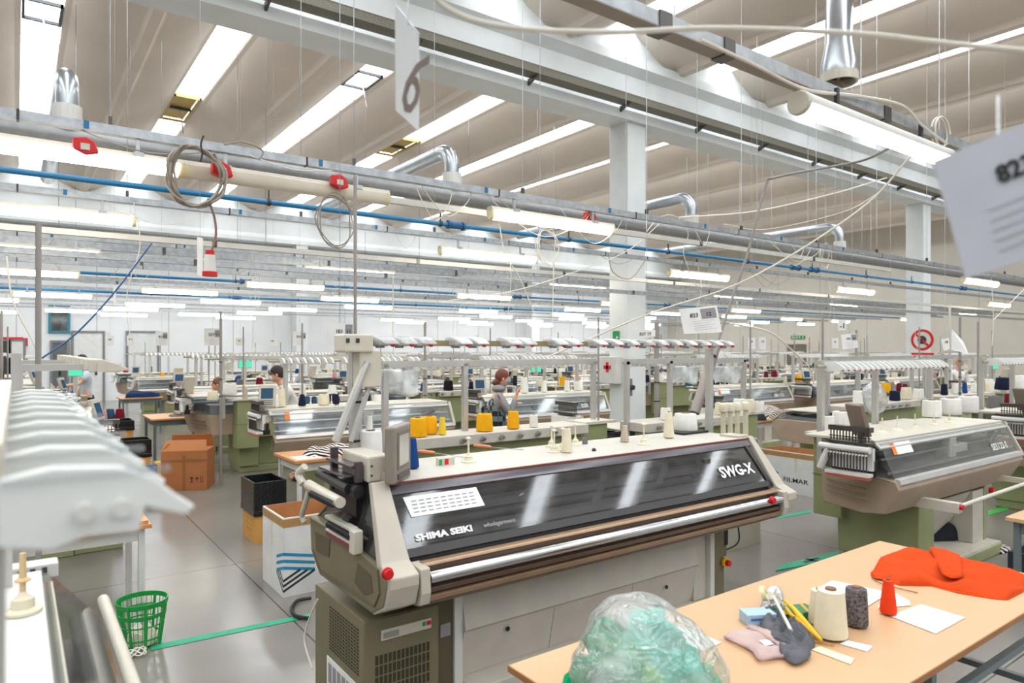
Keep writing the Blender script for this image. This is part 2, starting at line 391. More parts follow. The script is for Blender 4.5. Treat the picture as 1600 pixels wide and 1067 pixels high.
# ---------------------------------------------------------------- back wall and its furniture
def sign_panel(name, p, wx, h, m, label, cat, glyph=None, out=.012):
    """a flat sign on the back wall at p (centre)"""
    t = thing(name, (p[0], p[1], p[2]-h/2), label, cat)
    MB().box(p[0]-wx/2, p[0]+wx/2, p[1]-out, p[1], p[2]-h/2, p[2]+h/2).build('panel', m, t)
    if glyph: glyph(t, p)
    return t
def ww(px, py): return onY(px, py, Y1-.005)
# blue framed window high on the wall, seen to the shelves behind it
a, c = ww(80, 480), ww(105, 517)
wn = struct('window_60', MB().box(a.x, c.x, Y1-.03, Y1, c.z, a.z), mat('night_glass', (70,76,72), .15, var=.5, scale=2.5))
f = MB(); e = .09
for q in ((a.x-e,a.x,c.z-e,a.z+e),(c.x,c.x+e,c.z-e,a.z+e),(a.x,c.x,a.z,a.z+e),(a.x,c.x,c.z-e,c.z)): f.box(q[0],q[1],Y1-.08,Y1,q[2],q[3])
o = f.build('window_frame', mat('blue_frame', (40,120,140), .5), wn); o['kind'] = 'structure'
# folding doors and shelving bays in the back wall
def door(n, px0, px1, py0, m, knob=True):
    a, c = ww(px0, py0), ww(px1, py0)
    d = struct('door_%d' % n, MB().box(a.x, c.x, Y1-.06, Y1, 0, a.z), m)
    f = MB().box(a.x-.08, a.x, Y1-.09, Y1, 0, a.z+.08).box(c.x, c.x+.08, Y1-.09, Y1, 0, a.z+.08).box(a.x, c.x, Y1-.09, Y1, a.z, a.z+.08)
    q = f.build('door_frame', MIDG, d); q['kind'] = 'structure'
    if knob: MB().box(c.x-.25, c.x-.18, Y1-.1, Y1-.06, 1.0, 1.3).build('door_handle', BLACK, d)
door(1, 115, 160, 520, mat('door_white', (216,216,212), .5)); door(2, 82, 104, 535, mat('door_grille', (92,96,96), .5))
door(3, 0, 12, 533, DARK); door(4, 18, 36, 533, WHITE); door(5, 200, 245, 520, mat('door_white2', (212,214,212), .5))
b = MB()
a, c = ww(0, 530), ww(36, 530); tag(MB().box(a.x, c.x, Y1-.1, Y1-.05, a.z, a.z+.08).build('red_rail', RED), 'red rail over the grey doors at the far left wall', 'rail')
p = ww(29, 534); sign_panel('safety_sign', p, .55, .28, RED, 'small red sign above the grey doors on the far left wall', 'sign')
p = ww(466, 508)
def fire(t, p): 
    b = MB(); 
    for u, v in ((-.18,.06),(.06,.06),(-.18,-.16),(.06,-.16)): b.box(p[0]+u, p[0]+u+.12, p[1]-.02, p[1]-.012, p[2]+v, p[2]+v+.1)
    b.build('pictogram', RED, t)
sign_panel('notice_board', p, .7, .95, WHITE, 'white notice with red pictograms high on the back wall', 'sign', fire)
p = ww(827, 520)
def ext(t, p): MB().box(p[0]-.07, p[0]+.07, p[1]-.02, p[1]-.012, p[2]-.2, p[2]+.2).build('pictogram', WHITE, t)
sign_panel('extinguisher_sign', p, .32, .5, RED, 'small red fire extinguisher sign on the far back wall', 'sign', ext)
# right wall: dark roller door, exit sign
d1, d2 = onX(1231, 600, X1-.01), onX(1262, 538, X1-.01)
dr = struct('door_6', MB().box(X1-.08, X1, d2.y, d1.y, 0, d2.z), mat('dark_door', (120,112,100), .6))
o = MB().box(X1-.12, X1, d2.y-.1, d2.y, 0, d2.z+.1).box(X1-.12, X1, d1.y, d1.y+.1, 0, d2.z+.1).box(X1-.12, X1, d2.y, d1.y, d2.z, d2.z+.1).build('door_frame', OFFW, dr); o['kind'] = 'structure'
p = onX(1247, 527, X1-.02)
t = thing('exit_sign', p - Vector((0,0,.2)), 'green emergency exit sign high on the beige right wall', 'sign')
MB().box(p.x-.02, p.x, p.y-.42, p.y+.42, p.z-.09, p.z+.09).build('panel', SIGNG, t)
g = MB()
for q in (-.3,-.1,.05,.18,.3): g.box(p.x-.03, p.x-.021, p.y+q-.035, p.y+q+.035, p.z-.05, p.z+.05)
g.build('pictogram', WHITE, t)
# the column's fixtures: first-aid box, green sign, switch
cy = 9.85-.26
p = onX(958, 578, 10.05-.26)
t = thing('first_aid_box', (p.x-.1, p.y, p.z-.27), 'white first aid box with red cross on the white column', 'first aid box')
MB().box(p.x-.16, p.x, p.y-.24, p.y+.26, p.z-.27, p.z+.27).build('box', WHITE, t, bevel=.01)
MB().box(p.x-.172, p.x-.161, p.y-.10, p.y+.10, p.z-.033+.06, p.z+.033+.06).box(p.x-.172, p.x-.161, p.y-.033, p.y+.033, p.z-.04, p.z+.16).build('cross', RED, t)
p = onY(983, 605, cy)
t = thing('wall_switch', (p.x, cy, p.z-.2), 'grey switch and pipe fitting low on the white column', 'switch')
MB().box(p.x-.04, p.x+.04, cy-.05, cy, p.z-.17, p.z+.17).build('plate', MIDG, t); MB().cyl((p.x, cy-.12, p.z), (p.x, cy-.04, p.z), .05).build('knob', DARK, t)
p = onX(963, 524, 10.05-.26)
t = thing('green_sign', (p.x, p.y, p.z-.1), 'small green safety sign on the white column above the feeder rail', 'sign')
MB().box(p.x-.015, p.x, p.y-.09, p.y+.09, p.z-.09, p.z+.09).build('panel', SIGNG, t); MB().box(p.x-.02, p.x-.015, p.y-.07, p.y-.01, p.z-.07, p.z-.02).build('pictogram', WHITE, t)
# no-entry sign on the right column
p = onX(1441, 531, 22.9-.26)
t = thing('prohibition_sign', (p.x, p.y, p.z-.3), 'round red prohibition sign on the right-hand white column', 'sign')
b = MB().cyl((p.x-.01, p.y, p.z), (p.x, p.y, p.z), .33, n=28); b.build('disc', RED, t)
MB().cyl((p.x-.014, p.y, p.z), (p.x-.0101, p.y, p.z), .25, n=28).build('face', WHITE, t)
MB().ball((p.x-.02, p.y, p.z), .13, .05, 1, 1).build('pictogram', DARK, t)
M_ = Matrix.Translation(p) @ Matrix.Rotation(math.radians(45), 4, 'X')
MB().box(-.026, -.02, -.26, .26, -.03, .03, M_).build('bar', RED, t)
t = thing('prohibition_notice', (p.x, p.y, p.z-.8), 'red text plate under the round prohibition sign on the column', 'sign')
MB().box(p.x-.01, p.x, p.y-.33, p.y+.33, p.z-.72, p.z-.4).build('panel', RED, t)
g = MB()
for i in range(3): g.box(p.x-.014, p.x-.0101, p.y-.24, p.y+.24, p.z-.50-.09*i, p.z-.465-.09*i)
g.build('text_lines', WHITE, t)
# ---------------------------------------------------------------- overhead services
def light_proto(on=True, cool=False):
    nm = 'fluorescent_light'
    t = thing(nm, (0,0,0), '', 'ceiling light')
    MB().prism([(-.05,.055),(.05,.055),(.035,.09),(-.035,.09)], -.78, .78).build('housing', OFFW, t, bevel=.004)
    d = [(.056*math.cos(a), .055 + .085*math.sin(a)) for a in [math.pi + math.pi*i/8 for i in range(9)]]
    MB().prism(d, -.745, .745).build('diffuser', (TUBEC if cool else TUBE) if on else TUBEOFF, t, smooth=True)
    for s in (-1, 1):
        MB().prism([(.85*a, b) for a, b in d], s*.745, s*.78).build('end_cap', mat('cap_amber', (232,220,176), .4), t, smooth=True)
    for x in (-.5, .5): MB().box(x-.012, x+.012, -.01, .01, .085, .19).box(x-.03, x+.03, -.06, .06, .06, .092).build('hanger', STEEL, t)
    return t
LON, LOFF, LCO = light_proto(), light_proto(False), light_proto(True, True)
used_l = {}
ROWN = ['nearest row of lights','second row of lights','third row of lights','fourth row of lights','fifth row of lights','sixth row of lights','seventh row of lights','eighth row of lights','ninth row of lights','tenth row of lights']
def put_light(x, y, rowi, nth, kind=0, extra=None):
    src = (LON, LOFF, LCO)[kind]
    lab = extra or ('%s fluorescent light, %s from left in the %s' % ('unlit' if kind == 1 else 'lit', ORD[nth], ROWN[rowi]))
    if kind in used_l: o = dup(src, (x, y, 3.22))
    else: o = src; o.location = (x, y, 3.22); used_l[kind] = 1
    o['label'] = lab; o['group'] = 'fluorescent lights in the ' + ROWN[rowi]
ROWS = [5.2, 7.55, 10.5, 13.6, 16.3, 19.0, 21.6, 24.2, 26.6, 28.6]
near = {0: [(75,243,0),(460,293,1),(867,345,0),(1532,438,0)],
        1: [(60,333,0),(766,398,0),(1093,430,0),(1336,455,0),(1560,479,0)],
        2: [(45,390,0),(548,423,0),(902,447,0),(1144,466,0),(1316,478,0),(1510,472,0)],
        3: [(36,425,0),(447,446,0),(757,461,0),(970,476,0),(1165,485,0),(1420,492,0)]}
for r, L_ in near.items():
    for i, (px, py, k) in enumerate(L_):
        p = onY(px, py, ROWS[r]); put_light(p.x, ROWS[r], r, i, k)
for r in range(4, 10):
    y = ROWS[r]; n = 0; x = -1.6 + (r*1.7) % 3.1 - (2 if r > 6 else 0)
    while x < 33 and n < 9:
        d = x*CT + y*ST; rr = x*ST - y*CT; px = CX + F*rr/d
        if -40 < px < 1640 and not (abs(x-10.05) < 1): put_light(x, y, r, n, 2 if r > 5 else 0); n += 1
        x += 3.9
# rails the lights hang from: galvanised trunking with suspension wires and blue clips
RAILN = ['nearest','second','third','fourth','fifth','sixth','seventh','eighth','ninth','tenth']
for r, y in enumerate(ROWS):
    t = thing('lighting_rail', (8, y, 3.41), 'galvanised lighting rail carrying the %s row of fluorescent lights' % RAILN[r], 'rail', 'lighting rails')
    x1 = 34
    MB().box(-4, x1, y-.03, y+.03, 3.41, 3.47).build('channel', GALV, t)
    b = MB()
    for k in range(int((x1+4)/1.8) if r < 5 else 0): b.box(-3.6+k*1.8, -3.585+k*1.8, y-.032, y+.032, 3.407, 3.473)
    if r < 5: b.build('joint_seams', DARK, t)
    if r < 4:
        for k in range(12 if r else 18):
            x = -2.9 + k*(1.7 if r < 2 else 2.6) + .37*r
            MB().cyl((x, y, 3.46), (x, y, 7.78), .0035 if r < 2 else .005, n=5).build('suspension_wire', STEEL, t)
            MB().box(x-.012, x+.012, y-.015, y+.015, 3.46, 3.53).build('wire_clamp', DSTEEL, t)
    if r < 3:
        for k in range(8): MB().box(-1.2+k*1.55, -1.17+k*1.55, y-.036, y+.036, 3.42, 3.47).build('blue_clip', BLUEP, t)
# conduits / trunkings between the light rows
def trunk(name, y, z, h, wd, m, label, x0=-4, x1=34, cat='cable trunking', collars=True):
    t = thing(name, ((x0+x1)/2, y, z), label, cat)
    MB().box(x0, x1, y-wd/2, y+wd/2, z, z+h).build('trunking', m, t)
    if collars:
        for k in range(min(8, int((x1-x0)/2.6))): MB().box(x0+.6+k*2.6, x0+.65+k*2.6, y-wd/2-.004, y+wd/2+.004, z-.004, z+h+.004).build('collar', DSTEEL, t)
    return t
trunk('cable_trunking', 5.62, 3.31, .055, .05, mat('trunk_offwhite', (206,204,196), .5), 'pale trunking hung low just behind the nearest row of lights', x1=12)
trunk('cable_trunking', 11.6, 3.44, .13, .1, GALV, 'grey trunking between the third and fourth rows of lights')
trunk('cable_trunking', 8.3, 3.16, .06, .06, mat('trunk_offwhite', (206,204,196), .5), 'pale trunking hung low behind the second row of lights')
trunk('cable_trunking', 13.9, 3.46, .12, .1, GALV, 'grey trunking just behind the fourth row of lights')
trunk('cable_trunking', 9.3, 3.05, .07, .06, GALV, 'thin galvanised trunking between the second and third light rows')
trunk('cable_trunking', 17.6, 3.45, .14, .1, GALV, 'grey trunking beyond the fifth row of lights')
# blue compressed-air pipes
def pipe(y, z, r, lab, coup):
    t = thing('air_pipe', (10, y, z), lab, 'pipe', 'blue compressed air pipes')
    MB().cyl((-4, y, z), (33, y, z), r, n=10).build('pipe', BLUEP, t, smooth=True)
    for x in coup:
        MB().cyl((x-.07, y, z), (x+.07, y, z), r*1.7).cyl((x-.11, y, z), (x-.08, y, z), r*2).cyl((x+.08, y, z), (x+.11, y, z), r*2).build('coupling', BLUED, t)
    for x in [coup[0]-2.1+i*1.9 for i in range(8)]:
        MB().cyl((x-.015, y, z), (x+.015, y, z), r*1.35).box(x-.006, x+.006, y-.006, y+.006, z, z+.12).build('clip', DARK, t)
q = [onY(712, 352, 6.7).x, onY(1243, 414, 6.7).x, onY(1272, 418, 6.7).x, onY(1505, 448, 6.7).x]
pipe(6.7, 3.41, .026, 'thick blue air pipe, nearest of the overhead blue pipes', q)
pipe(14.9, 3.41, .03, 'thin blue air pipe over the middle machine rows', [3.9, 11.0, 17.0])
pipe(19.6, 3.41, .035, 'blue air pipe farthest back near the rear wall', [4.9, 14.0])
# spiral ducting
def ring_mat():
    m = mat('spiral_duct', (146,147,148), .45, .7, .06, 8); nt = m.node_tree; L = nt.links.new; b = nt.nodes['Principled BSDF']
    tc = nt.nodes.new('ShaderNodeTexCoord'); wv = nt.nodes.new('ShaderNodeTexWave'); wv.bands_direction = 'X'; wv.inputs['Scale'].default_value = 3.5
    wv.wave_profile = 'SAW'
    bp = nt.nodes.new('ShaderNodeBump'); bp.inputs['Strength'].default_value = .5; bp.inputs['Distance'].default_value = .02
    L(tc.outputs['Object'], wv.inputs['Vector']); L(wv.outputs['Fac'], bp.inputs['Height']); L(bp.outputs['Normal'], b.inputs['Normal']); return m
SPD = ring_mat()
MB().cyl((-2, 8.8, 4.28), (33, 8.8, 4.28), .12, n=20).build('spiral_duct', SPD, smooth=True)
tag(bpy.data.objects['spiral_duct'], 'long horizontal spiral duct running behind the nearest lighting rail', 'duct')
for i, (px, lab) in enumerate(((105,'far left'), (706,'middle, left of the white column'), (1080,'just right of the white column'), (1312,'right, near the second white column'))):
    x = onY(px, 300, 8.8).x
    t = thing('riser_duct', (x, 8.8, 4.3), 'bent metal riser duct, ' + lab, 'duct', 'bent riser ducts above the spiral duct')
    R_ = .11; zt = 5.02; pts = [(x, 8.8, 4.62), (x, 8.8, zt-.3)] + [(x, 8.8 + .28 - .28*math.cos(a), zt-.3+.28*math.sin(a)) for a in (.2,.4,.6,.8,1.0,1.2,1.4,1.57)] + [(x, 9.6, zt-.02), (x, 14.5, zt-.02)]
    MB().tube(pts, R_, 16).build('duct', mat('duct_galv', (184,190,196), .28, .9), t, smooth=True)
    MB().cyl((x, 8.8, 4.38), (x, 8.8, 4.62), .14, n=18).build('collar', WHITE, t)
# fan duct hanging in the near bay
p = onY(1311, 130, 5.6)
t = thing('hanging_duct', p, 'metal duct with a white fan collar hanging at top right', 'duct')
z0 = p.z; s = depth(p)/F
R0 = 27*s
MB().lathe([(1.0*R0,.14),(1.0*R0,.26),(.74*R0,.62),(.74*R0,4.0)], p, 24, cap=False).build('duct', mat('duct_galv', (184,190,196), .28, .9), t, smooth=True)
MB().lathe([(R0*.9,0),(R0*1.02,0),(R0*1.02,.14),(R0*.9,.14),(R0*.9,0)], p, 24, cap=False).build('fan_collar', OFFW, t)
b = MB()
for k in range(5): b.box(.01, R0*.85, -.025, .025, .03, .036, Matrix.Translation(p) @ Matrix.Rotation(k*1.2566, 4, 'Z') @ Matrix.Rotation(.5, 4, 'X'))
b.build('fan_blades', mat('fan_brown', (110,86,62), .5), t)
# near rail with the LED batten over the work table
t = thing('lighting_rail', (3.5, 2.12, 3.42), 'grey rail overhead at top right carrying the bright batten', 'rail')
YR = 2.06
MB().box(.9, 5.75, YR-.035, YR+.035, 3.405, 3.47).build('channel', GALV, t)
MB().box(.9, 5.75, YR-.038, YR+.038, 3.397, 3.404).build('flange', mat('rail_brown', (150,140,130), .5), t)
for x in (2.3, 2.75, 4.3): MB().box(x-.04, x+.04, YR-.041, YR+.041, 3.39, 3.476).build('joint_sleeve', DSTEEL, t)
for x in (2.4, 4.05, 5.1):
    MB().cyl((x, YR, 3.47), (x, YR, 7.78), .004, n=5).build('suspension_wire', STEEL, t)
a, c = onY(1252, 166, 2.0), onY(1476, 243, 2.0)
a.z = c.z = (a.z + c.z)/2
t = thing('led_batten', ((a.x+c.x)/2, 2.0, a.z), 'bright round LED batten light hanging at upper right above the work table', 'ceiling light')
MB().prism([(2.0+.062*math.cos(x), a.z+.062*math.sin(x)) for x in [math.pi*(-.05)+math.pi*1.1*i/10 for i in range(11)]], a.x, c.x).build('housing', WHITE, t, smooth=True)
MB().prism([(2.0+.060*math.cos(x), a.z+.060*math.sin(x)) for x in [math.pi*1.05+math.pi*.9*i/10 for i in range(11)]], a.x+.02, c.x-.02).build('diffuser', LED, t, smooth=True)
for x0, x1 in ((a.x-.035, a.x), (c.x, c.x+.035)): MB().cyl((x0, 2.0, a.z), (x1, 2.0, a.z), .064, n=20).build('end_cap', OFFW, t, bevel=.008)
for x in (a.x+.35, c.x-.35): MB().box(x-.012, x+.012, 1.99, 2.01, a.z+.055, 3.44).build('hanger', DARK, t)

def cable(name, pts, r, m, label, cat='cable', smooth=True, n=8):
    o = MB().tube(bez(pts, n), r, 6).build(name, m, smooth=True); return tag(o, label, cat)
# blurred white cable close to the camera
cable('overhead_cable', [onD(640,-60,1.2), onD(700,14,1.25), onD(800,43,1.3), onD(960,50,1.35), onD(1120,44,1.35), onD(1330,52,1.3), onD(1500,70,1.25), onD(1680,86,1.2)], .0052, CABLE, 'thick white cable sagging across the top of the picture')
cable('hanging_cable', [onY(1095,62,2.0), onY(1180,102,2.0), onY(1260,140,2.0), onY(1340,150,2.0), onY(1410,165,1.98), onY(1440,195,1.98), onY(1480,225,1.96)], .009, CABLE, 'white cable looped along the rail at top right')
# coil beside the rail end
q = onY(1474, 206, 2.0)
cable('cable_coil', [q + Vector((math.cos(a)*.1, .02*a/6, math.sin(a)*.1)) for a in [i*.5 for i in range(26)]], .007, CABLE, 'small white cable coil at the end of the top right rail')
# cable sweeping down from the batten to the machines, and the tilted pipe
cable('hanging_cable', [onY(1425,242,2.6), onY(1340,330,3.0), onY(1165,438,3.8), onY(1010,492,4.6), onY(860,556,5.4)], .008, CABLE, 'straight pale cable slanting from the upper right down to the left')
cable('hanging_cable', [onY(1385,278,6), onY(1300,303,6), onY(1180,330,6), onY(1060,340,6)], .012, CABLE, 'white cable sagging under the beam right of the column')
A_, B_ = onY(1085, 645, 4.3), onY(1120, 540, 4.3)
t = thing('cable_mast', A_, 'tilted grey pipe mast behind the large front machine with wire bent at its top', 'pipe mast')
MB().cyl(A_, B_, .05, .043, 14).build('pipe', mat('mast_grey', (150,140,134), .4, .3), t, smooth=True)
MB().tube(bez([B_, onY(1140,478,4.3), onY(1167,400,4.25), onY(1196,292,4.2), onY(1212,277,4.15), onY(1290,262,4.0), onY(1350,250,3.7), onY(1397,228,3.2)], 6), .013, 8).build('conduit', mat('conduit_grey', (140,132,128), .45), t, smooth=True)
for px, py in ((1111,556),(1100,608)):
    a = onY(px, py, 4.3); ax = (B_-A_).normalized()
    MB().cyl(a-ax*.008, a+ax*.008, .054, n=14).build('cable_tie', BLACK, t)
# coiled grey cable with red plugs at left
def plug(px, py, y, lab, rz=0):
    p = onY(px, py, y)
    t = thing('power_socket', p - Vector((0,0,.07)), lab, 'socket')
    MB().prism([(-.07,.05),(-.07,-.02),(.0,-.05),(.07,-.03),(.05,.04),(.0,.065)], -.03, .035, 'y', Matrix.Translation(p)).build('body', RED, t, bevel=.008)
    MB().box(p.x-.03, p.x+.02, p.y-.036, p.y-.028, p.z-.02, p.z+.02).build('label_plate', OFFW, t)
plug(134, 231, 5.1, 'red power socket at far left above the first light')
plug(347, 268, 5.1, 'red power socket beside the big grey cable coil')
plug(530, 286, 5.1, 'red power socket right of the unlit light')
plug(922, 340, 5.3, 'red power socket behind the lit light near the column')
C_ = onY(307, 276, 5.0); pts = []
for i in range(60):
    a = i*.55; k = 1 + .07*math.sin(i*1.7)
    pts.append(C_ + Vector((math.cos(a)*.165*k - .02*math.sin(i*.4), .03*math.sin(i*2.1), math.sin(a)*.2*k)))
o = MB().tube(bez(pts, 3), .009, 6).build('cable_coil', CABLEG, smooth=True); tag(o, 'big coil of grey brown cable tied to the rail at left', 'cable coil')
cable('cable_tie', [onY(318,212,4.97), onY(314,225,4.97), onY(316,240,4.97), onY(313,253,4.97)], .006, BLACK, 'black cable tie holding the big grey coil', 'cable tie')
cable('hanging_cable', [onY(325,310,5), onY(335,340,5), onY(337,370,5), onY(328,398,5)], .008, mat('cable_brown', (140,104,92), .5), 'brown cable dropping from the big coil to the red plug')
p = onY(328, 412, 5.0)
t = thing('hanging_plug', p - Vector((0,0,.09)), 'white and red industrial plug hanging on a brown cable', 'plug')
MB().cyl(p+Vector((0,0,-.06)), p+Vector((0,0,.06)), .042, .034, 16).build('body', WHITE, t, smooth=True)
MB().cyl(p+Vector((0,0,-.085)), p+Vector((0,0,-.055)), .05, n=16).build('red_collar', RED, t); MB().cyl(p+Vector((0,0,.06)), p+Vector((0,0,.09)), .03, n=16).build('red_cap', RED, t)
for i, (pl, lab) in enumerate((
   ([(405,250),(410,235),(380,222),(350,226)], 'grey cable arching over the rail beside the coil'),
   ([(1010,362),(1030,340),(1055,338),(1075,365),(1068,395),(1085,440),(1110,478)], 'white cable looping down right of the column to a card'),
   ([(1030,350),(980,392),(900,424),(800,455),(700,470)], 'thin pale cable crossing behind the column'),
   ([(780,350),(790,400),(810,430),(835,490)], 'thin white cable hanging down under the middle light'),
   ([(865,410),(864,470),(862,525)], 'straight thin cable hanging in the middle of the hall'),
   ([(614,425),(614,470),(614,520)], 'straight thin cable hanging under the second light row'),
   ([(1375,300),(1320,330),(1200,358),(1130,350)], 'thin white cable hanging between rail and right column'),
   ([(950,395),(958,425),(985,435),(1010,405)], 'grey cable loop hanging in front of the column'),
   ([(1140,505),(1200,518),(1235,545),(1265,575),(1272,600)], 'white cable arching down to the right-hand machine frame'),
   ([(1550,448),(1552,500),(1550,540)], 'pale cable hanging down at the far right'),
   ([(1600,452),(1552,500)], 'short slanting cable at the far right'),
   ([(237,380),(180,455),(120,520),(65,560)], 'thin blue air hose slanting down at far left'),
   ([(10,400),(20,470),(50,530),(62,560)], 'white cable hanging at the left edge'),
   )):
    m = BLUED if 'blue' in lab else (CABLEG if 'grey' in lab else CABLE)
    yy = 5.0 if i in (0,) else (6.2 if i not in (8,) else 4.0)
    if i in (9,10): yy = 3.9
    if i in (11,12): yy = 5.6
    cable('hanging_cable', [onY(a, b, yy) for a, b in pl], .006 if i not in (8,) else .008, m, lab)
for (px, py, y, lab) in ((524,345,5.1,'loose grey cable coil hanging below the red socket'), (855,385,6.0,'loose pale cable coil hanging right of the second light'), (1290,400,6.2,'white cable coil on the right-hand rail')):
    q = onY(px, py, y)
    o = MB().tube(bez([q + Vector((math.cos(i*.6)*.14*(1+.1*math.sin(i*2)), .03*math.sin(i), math.sin(i*.6)*.2*(1+.1*math.cos(i*1.3)))) for i in range(30)], 3), .005, 5).build('cable_coil', CABLEG if 'grey' in lab else CABLE, smooth=True)
    tag(o, lab, 'cable coil')

# ---------------------------------------------------------------- hanging cards
def card(corners, lines, label, m=PAPER, name='hanging_card', wire=None, grey=None):
    """corners: tl, tr, br, bl in world space; lines = (text, u, v, height fraction, bold, material)"""
    tl, tr, br, bl = map(Vector, corners)
    t = thing(name, (bl+br)/2, label, 'card')
    MB().quad(bl, br, tr, tl, .003).build('sheet', m, t)
    W = (tr-tl).length; H_ = (tl-bl).length; X_ = (tr-tl)/W; Yv = (tl-bl)/H_; N = X_.cross(Yv).normalized()
    for (s, u, v, h, bo, mm) in lines:
        M = frame(bl + X_*W*u + Yv*H_*v + N*.002, X_, Yv); text(s, H_*h, M, mm, t, 'printed_number', bold=bo*H_*h)
    if grey:
        u0,u1,v0,v1 = grey; P = lambda u, v: bl + X_*W*u + Yv*H_*v + N*.0012
        MB().quad(P(u0,v0), P(u1,v0), P(u1,v1), P(u0,v1), .001).build('printed_box', INKG, t)
    b = MB()
    for k in range(5):
        v = .44 - .085*k; P = lambda u, v: bl + X_*W*u + Yv*H_*v + N*.0012
        b.quad(P(.3,v), P(.86-.1*(k%2),v), P(.86-.1*(k%2),v+.012), P(.3,v+.012), .0008)
    if len(lines) > 1 or grey: b.build('printed_lines', mat('ink_light', (176,178,184), .7), t)
    top = (tl+tr)/2
    if not wire: wire = [(top, Vector((top.x, top.y, 7.9)))]
    for a, c in wire: MB().cyl(a, c, .002, n=5).build('wire', STEEL, t)
    return t
# the number 6 card, close, nearly edge-on
tl, tr, br, bl = onD(617,10,1.72), onD(653,56,1.62), onD(653,204,1.60), onD(618,172,1.70)
t = card((tl,tr,br,bl), [('6', .12, .14, .8, .0, mat('ink_brown', (120,104,98), .7))], 'translucent card with a large number 6 hanging at top centre', mat('card_grey', (214,216,216), .5), wire=[(onD(638,-30,1.66), onD(638,40,1.66))])
MB().quad(tl+Vector((0,-.003,0)), tr+Vector((0,-.003,0)), tr+Vector((0,-.003,.004)), tl+Vector((0,-.003,.004)), .003).build('clip_strip', GALV, t)
# big blurred card at the right edge
tl, tr, br, bl = onD(1458,251,.95), onD(1650,172,.93), onD(1722,370,.93), onD(1510,434,.95)
card((tl,tr,br,bl), [('823', .44, .62, .20, .03, INK), ('12', .8, .62, .2, .03, INK)], 'large out-of-focus paper card reading 82 at the right edge', mat('card_blue_grey', (196,198,208), .6), wire=[(onD(1560,150,.95), onD(1560,212,.94))])
# 823 12 card beside the mast
D = 5.0
tl, tr, br, bl = onD(1061,483,D), onD(1120,477,D), onD(1128,519,D), onD(1069,522,D)
card((tl,tr,br,bl), [('823', .24, .62, .22, .02, INK), ('12', .66, .62, .22, .02, INK)], 'white card reading 823 and 12 beside the tilted mast', grey=(.54,.94,.52,.92), wire=[(onD(1110,440,D), onD(1115,478,D))])
D = 7.0
card([onD(*q, D) for q in ((1314,523),(1338,521),(1341,543),(1317,546))], [('703', .3, .62, .2, .02, INK), ('18', .7, .62, .2, .02, INK)], 'white card reading 703 hanging before the right column', grey=(.64,.98,.55,.95), wire=[(onD(1326,480,D), onD(1327,522,D))])
card([onD(*q, 7.2) for q in ((1470,530),(1483,528),(1484,545),(1475,548))], [('18', .3, .6, .3, .02, INK)], 'half-hidden card reading 18 beside the right column')
t = thing('folded_sheet', onD(1500,545,6.6), 'bent white sheet hanging on a pole at far right', 'sheet')
MB().quad(onD(1487,546,6.6), onD(1513,553,6.6), onD(1505,533,6.7), onD(1487,514,6.6)).build('sheet', PAPER, t)
D = 4.3
card([onD(*q, D) for q in ((510,505),(552,505),(552,545),(510,545))], [('101', .34, .62, .2, .02, INK), ('11', .74, .62, .2, .02, INK)], 'white card reading 101 and 11 left of the feeder rail', grey=(.7,.98,.52,.95))
card([onD(*q, 4.9) for q in ((997,516),(1024,515),(1024,526),(997,527))], [('837 19', .08, .25, .6, .02, mat('ink_brown', (120,104,98), .7))], 'narrow white card reading 837 19 beside the column')
FARC = [((319,513,346,540),'507','11','left of the grey pole'),((243,518,262,540),'813','15','far left of the hanging cards'),((198,524,210,540),'506','','small and leftmost on the wall side'),((166,525,178,540),'505','','small, above the leftmost far machine'),
        ((368,528,383,540),'507','','right of the 507 11 card'),((420,528,434,541),'508','','behind the person in white'),((458,518,478,540),'501','18','below the red pictogram notice'),
        ((1169,527,1180,545),'18','','left of the exit sign'),((1300,528,1310,544),'16','','left of the 703 card'),((1186,526,1197,546),'14','','nearest the exit sign')]
for (x0,y0_,x1,y1_), s, s2, w_ in FARC:
    D = 13.0; L_ = [(s, .25, .55, .25, .02, INK)] + ([(s2, .68, .55, .25, .02, INK)] if s2 else [])
    card([onD(*q, D) for q in ((x0,y0_),(x1,y0_),(x1,y1_),(x0,y1_))], L_, 'small far white card reading %s, %s' % ((s + ' ' + s2).strip(), w_), grey=(.62,.98,.5,.9) if s2 else None)
card([onD(*q, 11.0) for q in ((1310,500),(1322,500),(1322,516),(1310,516))], [('-1', .15, .2, .7, .02, INK)], 'small hanging card reading -1 below the lights at right')
card([onD(*q, 10.0) for q in ((177,446),(181,446),(181,472),(177,474))], [], 'narrow edge-on white card hanging at left under the blue pipe')
card([onD(*q, 6.0) for q in ((308,370),(317,372),(317,432),(308,430))], [], 'narrow edge-on card hanging left of the red plug')

# LOOSE cables draped along the near rails
rg = random.Random(11); LOOPS = []
for i in range(26):
    r = rg.choice((0, 0, 1, 1, 2, 3)); y = ROWS[r] + rg.uniform(-.01,.03); x = rg.uniform(-.5, 13) if r else rg.uniform(0, 9)
    w_ = rg.uniform(.3, 1.4); dr = rg.uniform(.08, .4)
    o = MB().tube(bez([(x, y, 3.44), (x+w_*.2, y-.04, 3.44-dr*.6), (x+w_*.5, y-.04, 3.44-dr), (x+w_*.85, y-.02, 3.44-dr*.5), (x+w_, y, 3.45)], 5), .004, 5).build('hanging_cable', CABLE if i % 3 else CABLEG, smooth=True)
    LOOPS.append((r, x, o, 'white' if i % 3 else 'grey'))
for r in range(4):
    for n_, (_, x, o, c_) in enumerate(sorted([q for q in LOOPS if q[0] == r], key=lambda q: q[1])):
        tag(o, 'loose %s cable loop, %s from left on the %s lighting rail' % (c_, ORD[n_], RAILN[r]), 'cable', 'loose cable loops on the lighting rails')
